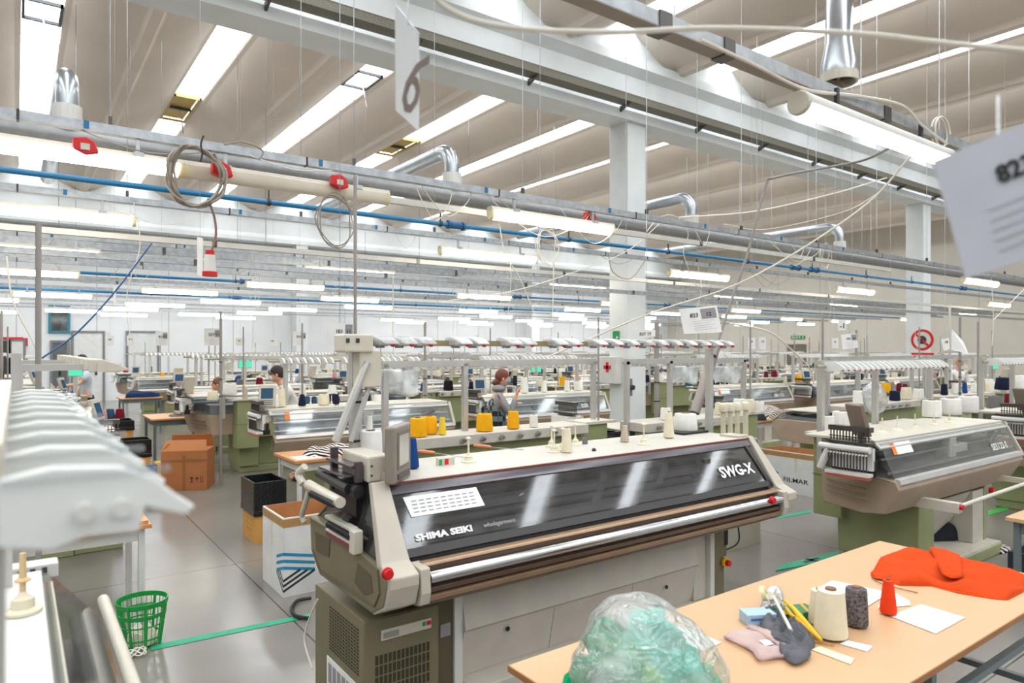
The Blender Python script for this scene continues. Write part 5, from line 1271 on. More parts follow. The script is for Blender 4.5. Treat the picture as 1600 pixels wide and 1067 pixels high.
# brown box with upturned flaps
M = Matrix.Translation((2.02, 10.75, 0)) @ Matrix.Rotation(math.radians(-24), 4, 'Z')
t = thing('cardboard_box', (2.02, 10.75, 0), 'brown cardboard box with raised flaps and handling symbols in the aisle', 'box')
MB().box(-.30,.30,-.26,.26,0,.56,M).build('box', mat('cardboard_orange', (176,112,66), .8, bump=.05), t, bevel=.004)
for pts in ([(-.30,-.26,.56),(.30,-.26,.56),(.27,-.14,.70),(-.27,-.14,.70)], [(.30,.26,.56),(-.30,.26,.56),(-.27,.2,.74),(.27,.2,.74)], [(-.30,.26,.56),(-.30,-.26,.56),(-.22,-.2,.66),(-.22,.2,.66)]):
    MB().quad(*[M @ Vector(q) for q in pts], .006).build('flap', mat('cardboard_orange', (176,112,66), .8), t)
MB().box(-.301,.301,-.262,-.2605,.40,.44,M).box(-.02,.02,-.2622,-.2606,.0,.5,M).build('packing_tape', CARDD, t)
b = MB().box(.08,.12,-.2625,-.2608,.16,.19,M).box(.093,.107,-.2625,-.2608,.12,.16,M).box(.08,.12,-.2625,-.2608,.11,.12,M)
b.box(.15,.19,-.2625,-.2608,.155,.18,M).box(.167,.173,-.2625,-.2608,.12,.16,M).box(.215,.223,-.2625,-.2608,.12,.2,M).box(.24,.248,-.2625,-.2608,.12,.2,M).box(.21,.253,-.2625,-.2608,.11,.118,M)
b.build('handling_symbols', mat('print_brown', (96,40,30), .7), t)
# wood-topped side tables
def table(x0, x1, y0, y1, z, label, legm, top=WOODT):
    t = thing('side_table', ((x0+x1)/2, (y0+y1)/2, 0), label, 'table')
    MB().box(x0,x1,y0,y1,z-.03,z).build('table_top', top, t, bevel=.003)
    for x in (x0+.06, x1-.06):
        for y in (y0+.06, y1-.06): MB().box(x-.02,x+.02,y-.02,y+.02,0,z-.03).build('leg', legm, t)
    MB().box(x0+.06,x1-.06,y0+.05,y0+.08,z-.12,z-.03).box(x0+.05,x0+.08,y0+.06,y1-.06,z-.12,z-.03).build('apron', legm, t)
    return t
table(1.78, 2.66, 12.46, 13.5, .85, 'orange wood-topped table in the aisle behind the brown box', LEGG)
table(1.95, 2.85, 18.1, 18.9, .85, 'far wood-topped table with a dark blue garment on it', LEGG)
table(2.31, 3.30, 6.95, 7.68, .85, 'wood-topped table with white legs behind the front machine, striped knit on it', WHITE)
table(9.5, 10.7, 6.5, 7.25, .85, 'small wood-topped table beyond the white carton, striped knits on it', WHITE)
table(5.96, 6.7, 1.3, 1.96, .75, 'small table cut by the right edge of the picture', LEGG, TABLE)
table(-.15, .79, 5.5, 6.3, .74, 'side table behind the blurred feeders with folded cloth on it', WHITE)
soft('striped_knit', [(2.55,7.1),(2.75,7.02),(3.15,7.05),(3.25,7.3),(3.1,7.5),(2.7,7.45),(2.5,7.3)], .10, KN_ST, 'black and white striped knit heaped on the white-legged table', 'knitwear', z=.85, wr=.6, seed=41, f=22)
soft('striped_knit', [(10.0,6.6),(10.5,6.6),(10.65,6.9),(10.3,7.1),(10.0,7.0)], .2, KN_ST, 'black and white striped knit heaped on the small table beyond the carton', 'knitwear', z=.85, wr=.6, seed=42, f=14)
soft('dark_knit', [(9.52,6.52),(9.8,6.5),(9.9,6.7),(9.7,6.9),(9.54,6.8)], .12, KN_DK, 'dark knit hanging on the corner of the small table beyond the carton', 'knitwear', z=.85, wr=.6, seed=43, f=20)
soft('navy_garment', [(2.05,18.2),(2.7,18.2),(2.8,18.6),(2.2,18.8)], .16, KN_BL, 'dark blue garment lying on the far wood-topped table', 'garment', z=.85, wr=.5, seed=44, f=10)
soft('grey_cloth', [(2.1,12.7),(2.5,12.65),(2.55,12.95),(2.15,13.0)], .03, KN_GY, 'grey cloth lying on the table behind the brown box', 'cloth', z=.85, wr=.4, seed=45)
paper_ = tag(MB().box(2.4,2.65,12.35,12.7,.851,.854).build('paper_sheet', PAPER), 'white paper on the table behind the brown box', 'paper')
tag(MB().box(2.35,2.62,7.0,7.25,.851,.854).build('paper_sheet', PAPER), 'white paper on the white-legged table beside the striped knit', 'paper')
for i, (z, m, nm) in enumerate(((.745, WOODT, 'board'), (.775, mat('cloth_orange', (236,150,30), .8), 'orange'), (.80, mat('cloth_red', (214,30,40), .8), 'red'))):
    if i == 0: tag(MB().box(.30,.77,5.52,5.9,.741,.765).build('wooden_board', m), 'thin wooden board on the side table under the folded cloths', 'board')
    else: soft('folded_cloth', [(.42,5.56),(.72,5.56),(.72,5.8),(.42,5.8)], .028, m, ('folded orange cloth' if i == 1 else 'folded red cloth') + ' in the small stack on the side table', 'cloth', z=z-.008, smooth_in=False)
soft('black_garment', [(7.25,2.98),(7.5,2.85),(7.75,2.9),(7.78,3.05),(7.4,3.15)], .20, KN_DK, 'dark knit piece dropped in the tray of the right-hand machine', 'knitwear', z=.117, wr=.5, seed=46)
q = Z(1556,860,0); soft('striped_rag', [(q.x-.1,q.y-.08),(q.x+.12,q.y-.1),(q.x+.15,q.y+.06),(q.x-.05,q.y+.1)], .07, KN_ST, 'striped rag lying on the floor beside the right-hand machine', 'rag', z=0, wr=.6, seed=47, f=25)
t = thing('crate', (7.05, 1.95, 0), 'dark blue plastic crate on the floor at the right edge', 'crate')
MB().box(6.75,7.35,1.72,2.2,0,.02).box(6.75,6.77,1.72,2.2,.02,.3).box(7.33,7.35,1.72,2.2,.02,.3).box(6.77,7.33,1.72,1.74,.02,.3).box(6.77,7.33,2.18,2.2,.02,.3).build('crate', mat('crate_blue', (42,54,68), .5), t)
# green basket
p = Z(222, 1006, 0); t = thing('green_basket', p, 'green slatted plastic waste basket on the floor at left', 'basket')
b = MB(); r0, r1, H_ = .115, .155, .30
for k in range(30):
    a = k*6.2832/30; b.tube([p+Vector((r0*math.cos(a), r0*math.sin(a), .0)), p+Vector((r1*math.cos(a), r1*math.sin(a), H_))], .0028, 4)
b.build('slats', GRN2, t)
b = MB()
for z, e in ((.0,.004),(.06,.005),(.15,.004),(.21,.008),(.225,.004),(H_-.012,.012),(H_,.008)):
    r_ = r0+(r1-r0)*z/H_; b.lathe([(r_-.002,z-e),(r_+.005,z-e),(r_+.006,z+e),(r_-.002,z+e),(r_-.002,z-e)], p, 30, cap=False)
b.box(-.01,.01,-r1-.0,-r1+.004,0,H_, Matrix.Translation(p)); b.build('rim_and_bands', GRN2, t, smooth=True)
for k in range(4):
    a = k*1.5708+.9; MB().tube([p+Vector(((r0+.003)*math.cos(a), (r0+.003)*math.sin(a), 0)), p+Vector(((r1+.003)*math.cos(a), (r1+.003)*math.sin(a), H_))], .009, 6).build('rib', GRN2, t)
c_ = Vector((p.x,p.y,.02)); P_ = [c_ + Vector((.095*math.cos(a), .095*math.sin(a), 0)) for a in [k*.63 for k in range(10)]]
soft('yarn_waste', [(q.x,q.y) for q in P_], .13, mat('waste_cream', (222,214,196), .9, bump=.5), 'cream yarn waste filling the green basket', 'yarn waste', z=.012, wr=.6, seed=51, f=60)
q = Z(215, 1025, 0); o = MB().tube(bez([q+Vector((math.cos(i*1.3)*.05, math.sin(i*1.9)*.05, .01+.03*abs(math.sin(i)))) for i in range(16)],4), .004, 5).build('yarn_scrap', CABLE, smooth=True); tag(o, 'tangle of white yarn on the floor by the green basket', 'yarn scrap')
cable('power_cable', [Z(486,934,.02), Z(466,938,.02), Z(456,950,.02), Z(462,962,.02), Z(482,966,.02)], .014, CABLEB, 'black cable looping on the floor beside the front machine')
cable('power_cable', [onX(496,936,1.40), onX(484,965,1.38), onX(476,1000,1.36), onX(488,1045,1.36)], .006, CABLE, 'thin white cable hanging down the left side of the front machine')
# things along the aisle at left
def aisle_box(x0,x1,y0,y1,h,m,label,name='cardboard_box',cat='box',z=0):
    t = MB().box(x0,x1,y0,y1,z,z+h).build(name, m, bevel=.005); return tag(t, label, cat)
aisle_box(1.2,1.75,15.2,15.9,.62,CARD,'brown carton standing up the aisle behind the black-lined bin')
aisle_box(1.0,1.1,12.35,12.9,.95,mat('board_khaki', (150,136,110), .7),'upright khaki board leaning in the aisle','upright_board','board')
aisle_box(1.0,1.1,15.3,15.8,1.1,mat('board_khaki', (150,136,110), .7),'farther upright khaki board in the aisle','upright_board','board')
aisle_box(1.70,1.84,11.5,11.7,.28,YEL,'small yellow box on the floor beside the brown box','small_box','box')
t = thing('bucket', (1.62,11.4,0), 'small blue bucket beside the aisle bin', 'bucket'); MB().lathe([(.06,0),(.08,.28),(.075,.28),(.055,.02)],(1.62,11.3,0),16).build('bucket', mat('bucket_blue',(30,80,160),.5), t, smooth=True)
t = thing('tape_gun_stand', (1.12,11.9,0), 'cream cone-shaped holder standing by the aisle bin', 'holder'); MB().lathe([(.1,0),(.02,.05),(.02,.62),(.09,.70),(.1,.78),(.05,.84)],(1.12,11.9,0),14).build('stand', PLAST, t, smooth=True)
aisle_box(.55,.95,9.9,10.3,.95,mat('carton_yellow',(240,180,40),.6),'yellow carton behind the blurred feeders','yellow_carton','carton')
# foreground machine at left: bed, cover, bars
t = thing('knitting_machine', (0,1.8,0), 'blurred white knitting machine nearest the camera at bottom left', 'knitting machine')
MB().box(-.55, .07, .9, 2.85, 1.215, 1.24).build('table_top', WHITE, t, bevel=.004)
MB().box(-.5, .1, .95, 2.8, .75, 1.21).build('machine_body', GREYB, t)
MB().box(-.3, .15, 1.1, 2.6, 0, .75).build('base', GREEN, t)
MB().quad((.25,.9,1.02),(.25,2.9,1.02),(.075,2.9,1.235),(.075,.9,1.235),.005).build('cover_glass', GLASS, t)
MB().cyl((.268,.9,1.045),(.268,3.02,1.045),.020,n=14).build('handle_bar', OFFW, t, smooth=True)
MB().box(.27,.36,.9,2.35,.86,.92).build('lower_bar', OFFW, t, bevel=.01)
b = MB().box(-.25,.12,2.88,2.96,1.20,1.25); b.build('comb_strip', WHITE, t, bevel=.004)
b = MB()
for k in range(9): b.box(-.2+.034*k,-.185+.034*k,2.876,2.88,1.215,1.24)
b.build('comb_slots', DARK, t)
b = MB().cyl((.10,.95,1.12),(.10,2.8,1.12),.012).cyl((.16,.95,1.06),(.16,2.8,1.06),.016).box(.06,.24,.95,2.8,.98,1.0)
b.build('inner_rails', DSTEEL, t)
MB().box(.05,.2,1.55,1.8,1.0,1.1).build('carriage', mat('brass_tint', (220,200,150), .3, .5), t)
MB().box(-.045,-.012,.9,2.75,1.79,1.90).build('feeder_rail', OFFW, t, bevel=.004)
for y in (.93, 2.7): MB().box(-.05,-.01,y,y+.04,1.2,1.8).build('gantry_post', ALU, t)
for k in range(10):
    y = .86 + .188*k
    pr = [(-.015,1.80),(-.015,1.868),(.03,1.877),(.09,1.872),(.125,1.855),(.150,1.832),(.168,1.818),(.158,1.809),(.116,1.824),(.110,1.797),(.06,1.800),(.03,1.790)]
    MB().prism(pr, y-.007, y+.007, 'y').build('feeder_arm', ARM, t, bevel=.003)
    MB().cyl((.058,y-.007,1.828),(.058,y-.02,1.828),.009,n=12).cyl((.092,y-.007,1.828),(.092,y-.02,1.828),.009,n=12).build('tension_disc', WHITE, t)
    MB().box(-.012,.14,y-.012,y+.012,1.862,1.868).build('arm_shelf', GLASS, t)
for k, y in enumerate((2.42, 1.65)):
    t2 = thing('yarn_spindle', (.015,y,1.242), ('blurred ivory spindle on the nearest machine at bottom left' if k == 0 else 'second spindle of the nearest machine, below the picture edge'), 'spindle')
    MB().lathe([(.048,0),(.048,.008),(.03,.014),(.028,.04),(.012,.05),(.008,.06)], (.015 if k == 0 else -.1,y,1.242), 18).build('foot', PLAST, t2, smooth=True)
    MB().lathe([(.008,.06),(.008,.085),(.02,.09),(.02,.094),(.010,.10),(.008,.17)], (.015 if k == 0 else -.1,y,1.242), 10).build('pin', mat('pin_wood', (214,184,140), .5), t2, smooth=True)
# fan of pale feeders on a post behind it
t = thing('yarn_gantry', (.05,4.2,0), 'pale fan of feeder arms on a post at the left, beyond the blurred ones', 'feeder frame')
MB().box(-.02,.02,3.75,3.79,0,1.98).box(.02,.28,3.755,3.785,1.90,1.93).build('post', ALU, t); MB().box(-.02,.02,5.2,5.24,0,1.95).box(.02,.28,5.205,5.235,1.90,1.93).build('post', ALU, t)
MB().box(.28,.31,3.4,6.5,1.90,1.94).build('feeder_rail', OFFW, t)
for k in range(11):
    y = 3.42+.28*k; pr = [(.25,1.90),(.25,1.955),(.30,1.955),(.36,1.935),(.40,1.912),(.395,1.905),(.34,1.90)]
    MB().prism(pr, y-.012, y+.012, 'y').build('feeder_arm', OFFW, t, bevel=.004)
    MB().ball((.385,y,1.905),.009,1,1.4,1,8).build('feeder_tip', RED if k % 3 == 0 else DARK, t)
pole = onY(60, 470, 4.3)
t = thing('cable_pole', (pole.x, 4.3, 0), 'slim grey vertical pole at the far left', 'pole'); MB().cyl((pole.x,4.3,0),(pole.x,4.3,2.65),.014,n=8).build('pole', mat('pole_grey', (118,112,108), .4, .4), t)
dup(PROTO, (.75, 7.0, 0), math.pi/2, 'knitting machine left of the aisle behind the side table', GF)
dup(PROTO, (.75, 12.6, 0), math.pi/2, 'knitting machine left of the aisle, second beyond the side table', GF)
# ---------------------------------------------------------------- yarn cones on the other machines
def cones(mach, surf, Y, items, grp, where):
    """items: (px, bottom width px, top width px, height px, colour, label)"""
    for it in items:
        px, wb, wt, h, col, lab = it[:6]
        yarncone(px, Y + (it[6] if len(it) > 6 else 0), surf, wb, wt, h, col, lab, grp)
g = 'cones on the ledge of the green-backed machine'
cones(mB, 1.2, 5.52, [(653,29,25,31,'amber','amber yarn cone, leftmost on the green-backed machine ledge'), (671,26,22,29,'amber','amber yarn cone behind the leftmost one on the green-backed machine',.12),
  (691,13,8,29,'yellow','slim yellow cone on the green-backed machine ledge'), (757,27,23,29,'amber','wide amber yarn cone in the middle of the ledge, before the plaid-vested person'), (802,20,16,29,'amber','narrower amber yarn cone right of the plaid-vested person on the ledge'),
  (834,14,12,20,'white','white cone at the right end of the green-backed machine ledge')], g, '')
g = 'cones on the machine by the tilted mast'
cones(mC, 1.2, 5.2, [(1129,25,22,20,'ivory','cream cone, leftmost of the large ones by the tilted mast'), (1155,20,17,24,'white','white cone behind, middle one by the tilted mast'), (1168,24,20,22,'ivory','cream cone, right of the middle by the tilted mast'), (1187,15,13,16,'white','white cone, rightmost by the tilted mast'),
  (1040,17,15,20,'white','white cone with an orange tip left of the tilted mast')], g, '')
t = thing('bobbin_rack', onZ(1150,662,1.2), 'row of ivory mushroom-headed bobbins at the rear of the front machine', 'bobbin rack')
for k, px in enumerate((1130,1141,1152,1165)):
    p = onY(px, 680, 4.3); p.z = 1.27
    MB().lathe([(.026,-.25),(.026,.09),(.046,.10),(.046,.155),(.036,.175),(.012,.185)], p, 14).build('bobbin', PLAST, t, smooth=True)
MB().box(onY(1118,680,4.3).x, onY(1175,680,4.3).x, 4.2, 4.4, .0, 1.05).build('stand', GREYB, t)
g = 'cones on the SSR 112 machine at left'
cones(mD, 1.26, 8.75, [(407,17,14,17,'white','small white cone left of the monitor on the left SSR machine'), (427,20,17,21,'white','white cone right of the monitor on the left SSR machine'), (438,17,13,30,'ivory','tall ivory cone in front of the person on the left SSR machine'), (472,12,7,19,'navy','slim navy cone on the left SSR machine'),
  (506,19,16,17,'ivory','wide ivory cone on the left SSR machine'), (521,18,16,17,'navy','wide navy cone on the left SSR machine'),], g, '')
cones(mD, 1.2, 9.3, [(478,14,12,17,'denim','denim blue cone behind the slim navy one on the left machine'), (491,9,7,16,'denim','slim denim cone at the rear of the left machine'), (515,9,7,13,'brown','brown cone at the rear of the left machine'), (527,9,7,14,'blue','blue cone at the rear of the left machine')], g, '')
cones(mD, 1.27, 8.6, [(359,22,19,19,'white','wide white cone on the green cabinet beside the grey pole',2.78), (361,8,5,15,'brown','brown cone standing above the wide white one by the grey pole',2.8)], g, '')
g = 'cones on the SSR 112 machine by the column'
cones(mE, 1.26, 9.1, [(819,14,9,26,'white','tall white cone right of the plaid-vested person'), (850,10,6,20,'white','slim white cone in the middle of the column-side machine'), (886,9,7,18,'white','small white cone near the column'), (904,15,13,15,'white','wide white cone next to the column')], g, '')
cones(mE, 1.2, 10.4, [(591,16,13,18,'white','white cone behind the hanging sheet at left centre',-1.5)], g, '')
g = 'cones on the right-hand clear-covered machine'
cones(mA, 1.2, 3.62, [(1293,20,19,23,'white','white cone at the left end of the right-hand machine'), (1318,34,32,27,'white','wide white cone behind the yarn unit of the right-hand machine')], g, '')
cones(mA, 1.26, 3.3, [(1456,27,26,28,'white','wide white cone, left of the three on the right-hand machine'), (1485,30,28,27,'white','wide white cone, middle of the three on the right-hand machine'), (1513,28,27,27,'white','wide white cone, right of the three on the right-hand machine')], g, '')
g = 'cones on the ledge behind the right-hand machine'
cones(mG, 1.2, 5.05, [(1342,18,16,22,'white','white cone left on the ledge behind the right-hand machine'), (1358,20,18,26,'white','tall white cone second on the ledge behind the right machine'), (1398,16,14,16,'navy','navy cone in the middle of the ledge behind the right-hand machine'), (1416,17,14,20,'ivory','ivory cone right of the navy one behind the right-hand machine'), (1435,16,14,16,'white','white cone rightmost on the ledge behind the right-hand machine')], g, '')
cones(mG, 1.2, 5.12, [(1370,17,14,15,'amber','amber cone, lower of the amber pair over the right machine')], g, '')
cones(mG, 1.26, 5.6, [(1384,15,13,16,'amber','amber cone, upper of the amber pair over the right machine'), (1405,9,7,14,'maroon','maroon cone, left of the maroon pair over the right machine'), (1414,8,6,12,'maroon','maroon cone, right of the maroon pair over the right machine')], g, '')
g = 'cones at the far right'
cones(mH, 1.2, 5.15, [(1568,24,20,20,'navy','wide navy cone at the far right edge'), (1590,22,18,22,'white','wide white cone at the far right edge'), (1532,14,12,20,'stone','stone cone left of the wide navy one at far right'), (1545,14,12,20,'white','white cone left of the wide navy one at far right')], g, '')
# rows farther back: each machine gets its own handful
PAL = [['navy','white','blue','white','ivory'], ['maroon','pink','white','grey','maroon'], ['white','white','ivory','stone','white'], ['black','navy','white','teal','denim'], ['amber','white','navy','white','ivory']]
POS = ['leftmost','second from left','middle','second from right','rightmost']
rg = random.Random(3); nc = 0
for i, (x, y, z, short) in enumerate(machines):
    if y < 6.2 and i in (0, 2, 3, 4): continue
    if short.startswith('SSR'): continue
    n = 5
    pal = PAL[i % 5]
    for k in range(n):
        if nc >= 190: break
        px = CX + F*((x+.4+.48*k)*ST - y*CT)/((x+.4+.48*k)*CT + y*ST)
        if px < 0 or px > 1600: continue
        r = rg.uniform(.055, .10); h = rg.uniform(.15, .21)
        if rg.random() < .3: r = .045
        cone_at(x + .4 + .48*k + rg.uniform(-.1,.1), y, z if y > 6.2 else 1.2, r, r*rg.uniform(.6,.85), h, pal[(k + i) % 5], '%s yarn cone, %s on the %s' % (pal[(k+i) % 5], POS[k], short), 'yarn cones on the ' + short); nc += 1
# heaped yarn in the aisle cartons
for k, (x, y, c, lab) in enumerate(((1.35,15.4,'pink','pale pink cone in the aisle carton'), (1.5,15.6,'denim','pale blue cone in the aisle carton'), (1.66,15.5,'maroon','maroon cone in the aisle carton'), (1.3,15.7,'white','white cone in the aisle carton'))):
    cone_at(x, y, .62, .09, .07, .2, c, lab, 'cones in the aisle carton')
# plastic sheets hanging from the gantries
def sheet(px0, py0, px1, py1, Y, label, m=BAG2):
    a, c = onY(px0, py0, Y), onY(px1, py1, Y); x0, x1 = sorted((a.x, c.x)); z0, z1 = sorted((a.z, c.z))
    g = MB().grid(lambda u, v: (x0+(x1-x0)*u, Y + .03*math.sin(7*u+3*v)+.01*math.sin(23*u), z0+(z1-z0)*v + .02*math.sin(6*u)*(1-v)), 12, 8)
    o = g.build('plastic_sheet', m, smooth=True, solid=.002); return tag(o, label, 'plastic sheet')
sheet(596,577,655,616,5.65,'plastic sheet hanging from the frame left of the plaid-vested person')
sheet(1053,572,1092,598,5.3,'plastic sheet hanging in the frame left of the tilted mast')
sheet(1118,572,1158,598,5.3,'plastic sheet hanging in the frame right of the tilted mast')
for px, py, s, lab in ((1366, 622, 44, 'crumpled clear plastic bag over the right-hand machine'),):
    p = onD(px, py, 7.4); r = s/2*7.4/F
    b = lump(Vector((p.x,p.y,p.z)), r, 77, 1, .7, 1.15, .09, 36, 24); o = b.build('plastic_bag', clear('bag_white_film', (232,232,232), .2, .2, .45), smooth=True); tag(o, lab, 'bag')
for px, Y, z, lab in ((664,9.0,2.4,'dark vertical pole left of the plaid-vested person'),(555,4.5,3.2,'tall thin vertical pole above the slanted post'),(1026,6.2,2.35,'grey vertical pole right of the column with black ties'),(1500,4.55,2.5,'grey vertical pole at far right'),(1338,5.6,2.3,'grey vertical pole over the yarn unit of the right machine'),(345,10.6,2.55,'grey vertical pole beside the green cabinet at left'),(1484,6.0,2.9,'pale vertical pole left of the bent white sheet')):
    x = onY(px, 600, Y).x; t = thing('cable_pole', (x,Y,0), lab, 'pole'); r = .035 if px in (1026,) else (.012 if px == 555 else .02)
    MB().cyl((x,Y,0),(x,Y,z),r,n=10).build('pole', mat('pole_grey', (118,112,108), .4, .4) if px != 1484 else ALU, t, smooth=True)
    b = MB()
    for zz in (1.3,1.55,1.8): b.cyl((x,Y,zz),(x,Y,zz+.012),r*1.35,n=8)
    b.build('cable_ties', BLACK, t)

# ---------------------------------------------------------------- people
SKIN = mat('skin', (214,160,130), .55, var=.03); HAIRB = mat('hair_auburn', (112,56,38), .6, bump=.6, scale=30); HAIRD = mat('hair_dark', (52,40,36), .7, bump=.5, scale=30)
def skinobj(name, V, E_, R, m, parent, sub=1, extra=None):
    me = bpy.data.meshes.new(name); me.from_pydata([tuple(v) for v in V], E_, []); o = bpy.data.objects.new(name, me); COL.objects.link(o)
    sm = o.modifiers.new('skin','SKIN'); sm.use_smooth_shade = True
    sk = me.skin_vertices[0] if me.skin_vertices else None
    for i, r in enumerate(R):
        r = r if isinstance(r, tuple) else (r, r)
        me.skin_vertices[0].data[i].radius = r
    me.skin_vertices[0].data[0].use_root = True
    ss = o.modifiers.new('sub','SUBSURF'); ss.levels = sub; ss.render_levels = sub
    dg = bpy.context.evaluated_depsgraph_get(); m2 = bpy.data.meshes.new_from_object(o.evaluated_get(dg)); bpy.data.objects.remove(o)
    m2.materials.clear(); m2.materials.append(m)
    if extra:
        bm = bmesh.new(); bm.from_mesh(m2); me2 = bpy.data.meshes.new('x'); me2.from_pydata([tuple(v) for v in extra.v], [], extra.f); bm.from_mesh(me2); bm.to_mesh(m2); bm.free()
    m2.polygons.foreach_set('use_smooth', [True]*len(m2.polygons))
    o = bpy.data.objects.new(name, m2); COL.objects.link(o); o.parent = parent; return o
def person(loc, face, label, H_=1.72, bend=0, arms=None, shirt=None, sleeves='short', trousers=None, hair='short', hairm=None, head_dir=None, vest=None):
    """standing figure facing angle `face`; bend = forward lean of the torso in radians; arms = [(elbow),(wrist)] in body axes (right, forward, up) relative to the shoulder"""
    t = thing('person', loc, label, 'person'); fwd = Vector((math.cos(face), math.sin(face), 0)); rgt = Vector((math.sin(face), -math.cos(face), 0)); up = Vector((0,0,1)); k = H_/1.75
    W = lambda r, f, u: (rgt*r + fwd*f + up*u)*k
    hip = W(0,0,.93); tor = lambda r, f, u: hip + (rgt*r + fwd*(f*math.cos(bend)+u*math.sin(bend)) + up*(u*math.cos(bend)-f*math.sin(bend)))*k
    V = [hip, tor(0,0,.18), tor(0,-.01,.36), tor(0,0,.50), tor(0,.02,.56), tor(0,.035,.62)]; E_ = [(0,1),(1,2),(2,3),(3,4),(4,5)]; R = [(.15*k,.105*k),(.125*k,.09*k),(.155*k,.105*k),(.07*k,.06*k),.052*k,.055*k]
    for s in (-1, 1):
        a = len(V); V += [W(.09*s,0,.88), W(.10*s,.02,.48), W(.10*s,-.02,.09), W(.11*s,.13,.04)]; E_ += [(0,a),(a,a+1),(a+1,a+2),(a+2,a+3)]; R += [.085*k,.058*k,.042*k,.035*k]
    ar = []
    for si, s in enumerate((-1, 1)):
        sh = tor(.17*s, 0, .44); el, wr = arms[si] if arms else ((.06*s,.02,-.28),(.05*s,.10,-.52))
        el = sh + (rgt*el[0]+fwd*el[1]+up*el[2])*k; wr = sh + (rgt*wr[0]+fwd*wr[1]+up*wr[2])*k
        a = len(V); hd = (wr-el).normalized(); side = hd.cross(up).normalized() if abs(hd.z) < .95 else rgt.copy()
        palm = wr + hd*.05*k; V += [sh, el, wr, palm]; E_ += [(2,a),(a,a+1),(a+1,a+2),(a+2,a+3)]; R += [.055*k,.04*k,.026*k,(.036*k,.018*k)]
        for fi in range(4):
            o_ = (fi-1.5)*.021*k; n_ = hd.cross(side).normalized()*(-1 if hd.cross(side).z > 0 else 1); L_ = (.036,.042,.040,.030)[fi]*k
            b0 = len(V); V += [palm + side*o_ + hd*.035*k, palm + side*o_ + hd*(.035*k+L_) + n_*.012*k, palm + side*o_*.9 + hd*(.035*k+L_*1.5) + n_*.035*k]; E_ += [(a+3,b0),(b0,b0+1),(b0+1,b0+2)]; R += [.0095*k,.009*k,.0075*k]
        b0 = len(V); V += [wr + hd*.03*k + side*.035*k*s, wr + hd*.065*k + side*.055*k*s]; E_ += [(a+2,b0),(b0,b0+1)]; R += [.011*k,.009*k]
        ar.append((sh, el, wr))
    hc = V[5] + (up*.085 + fwd*.025)*k; hf = (head_dir or fwd).normalized(); hr = hf.cross(up).normalized()
    HM = Matrix(((hr.x,hf.x,0,0),(hr.y,hf.y,0,0),(hr.z,hf.z,1,0),(0,0,0,1)))
    hu = hr.cross(hf); HM = Matrix(((hr.x,hf.x,hu.x,0),(hr.y,hf.y,hu.y,0),(hr.z,hf.z,hu.z,0),(0,0,0,1)))
    hb = MB().ball(hc, .112*k, .70, .86, 1.06, 20, HM)
    hb.ball(hc + HM @ Vector((0,.012,-.055))*k, .075*k, .78, 1.0, .8, 14, HM)                 # jaw
    hb.add([hc + HM @ Vector(v)*k for v in ((-.012,.09,.02),(.012,.09,.02),(0,.122,-.02),(-.017,.092,-.028),(.017,.092,-.028))], [(0,1,2),(0,2,3),(1,4,2),(3,2,4)])
    for s in (-1,1): hb.ball(hc + HM @ Vector((s*.08,-.005,-.008))*k, .028*k, .4, .7, 1, 8, HM)
    skinobj('body', V, E_, R, SKIN, t, 1, hb)
    for s in (-1,1): MB().ball(hc + HM @ Vector((s*.030,.088,.012))*k, .010*k, 1, .5, .7, 8, HM).build('eye', DARK, t)
    MB().ball(hc + HM @ Vector((0,.088,-.052))*k, .020*k, 1, .3, .25, 8, HM).build('mouth', mat('lips', (170,96,84), .5), t)
    # clothes
    V2 = [V[0], V[1], V[2], V[3]]; E2 = [(0,1),(1,2),(2,3)]; R2 = [(.168*k,.125*k),(.15*k,.112*k),(.178*k,.125*k),(.085*k,.075*k)]
    V2[0] = hip - up*.13*k; V2[3] = V[3] + up*.03*k
    for sh, el, wr in ar:
        a = len(V2)
        if sleeves == 'short': V2 += [sh, sh.lerp(el,.70)]; E2 += [(2,a),(a,a+1)]; R2 += [.095*k,.082*k]
        else: V2 += [sh, el, el.lerp(wr,.9)]; E2 += [(2,a),(a,a+1),(a+1,a+2)]; R2 += [.074*k,.058*k,.042*k]
    skinobj('shirt', V2, E2, R2, shirt, t)
    if vest:
        skinobj('vest', [V2[0]-up*.02, V[1], V[2], V[2].lerp(V[3],.5)], [(0,1),(1,2),(2,3)], [(.195*k,.15*k),(.178*k,.14*k),(.2*k,.148*k),(.15*k,.11*k)], vest, t)
    V3 = [hip + up*.03*k]; E3 = []; R3 = [(.172*k,.13*k)]
    for s in (-1,1):
        a = len(V3); V3 += [W(.09*s,0,.84), W(.10*s,.02,.48), W(.10*s,-.02,.10)]; E3 += [(0,a),(a,a+1),(a+1,a+2)]; R3 += [.1*k,.075*k,.062*k]
    skinobj('trousers', V3, E3, R3, trousers, t)
    for s in (-1,1): MB().ball(loc_off(t) + W(.105*s,.05,.045), .06*k, .8, 2.1 if abs(fwd.y) > .7 else 1.2, .75, 10).build('shoe', DARK, t)
    o = wloc(t)
    hl = MB().ball(hc + HM @ Vector((0,-.014,.028))*k, .116*k, .76, .90, .98, 16, HM)
    # hair: cap without the face
    cut = [i for i, f_ in enumerate(hl.f) if all(((HM.inverted() @ (Vector(hl.v[j])-hc)).y > .035*k and (HM.inverted() @ (Vector(hl.v[j])-hc)).z < .055*k) for j in f_)]
    hl.f = [f_ for i, f_ in enumerate(hl.f) if i not in cut]; hl.m = [0]*len(hl.f)
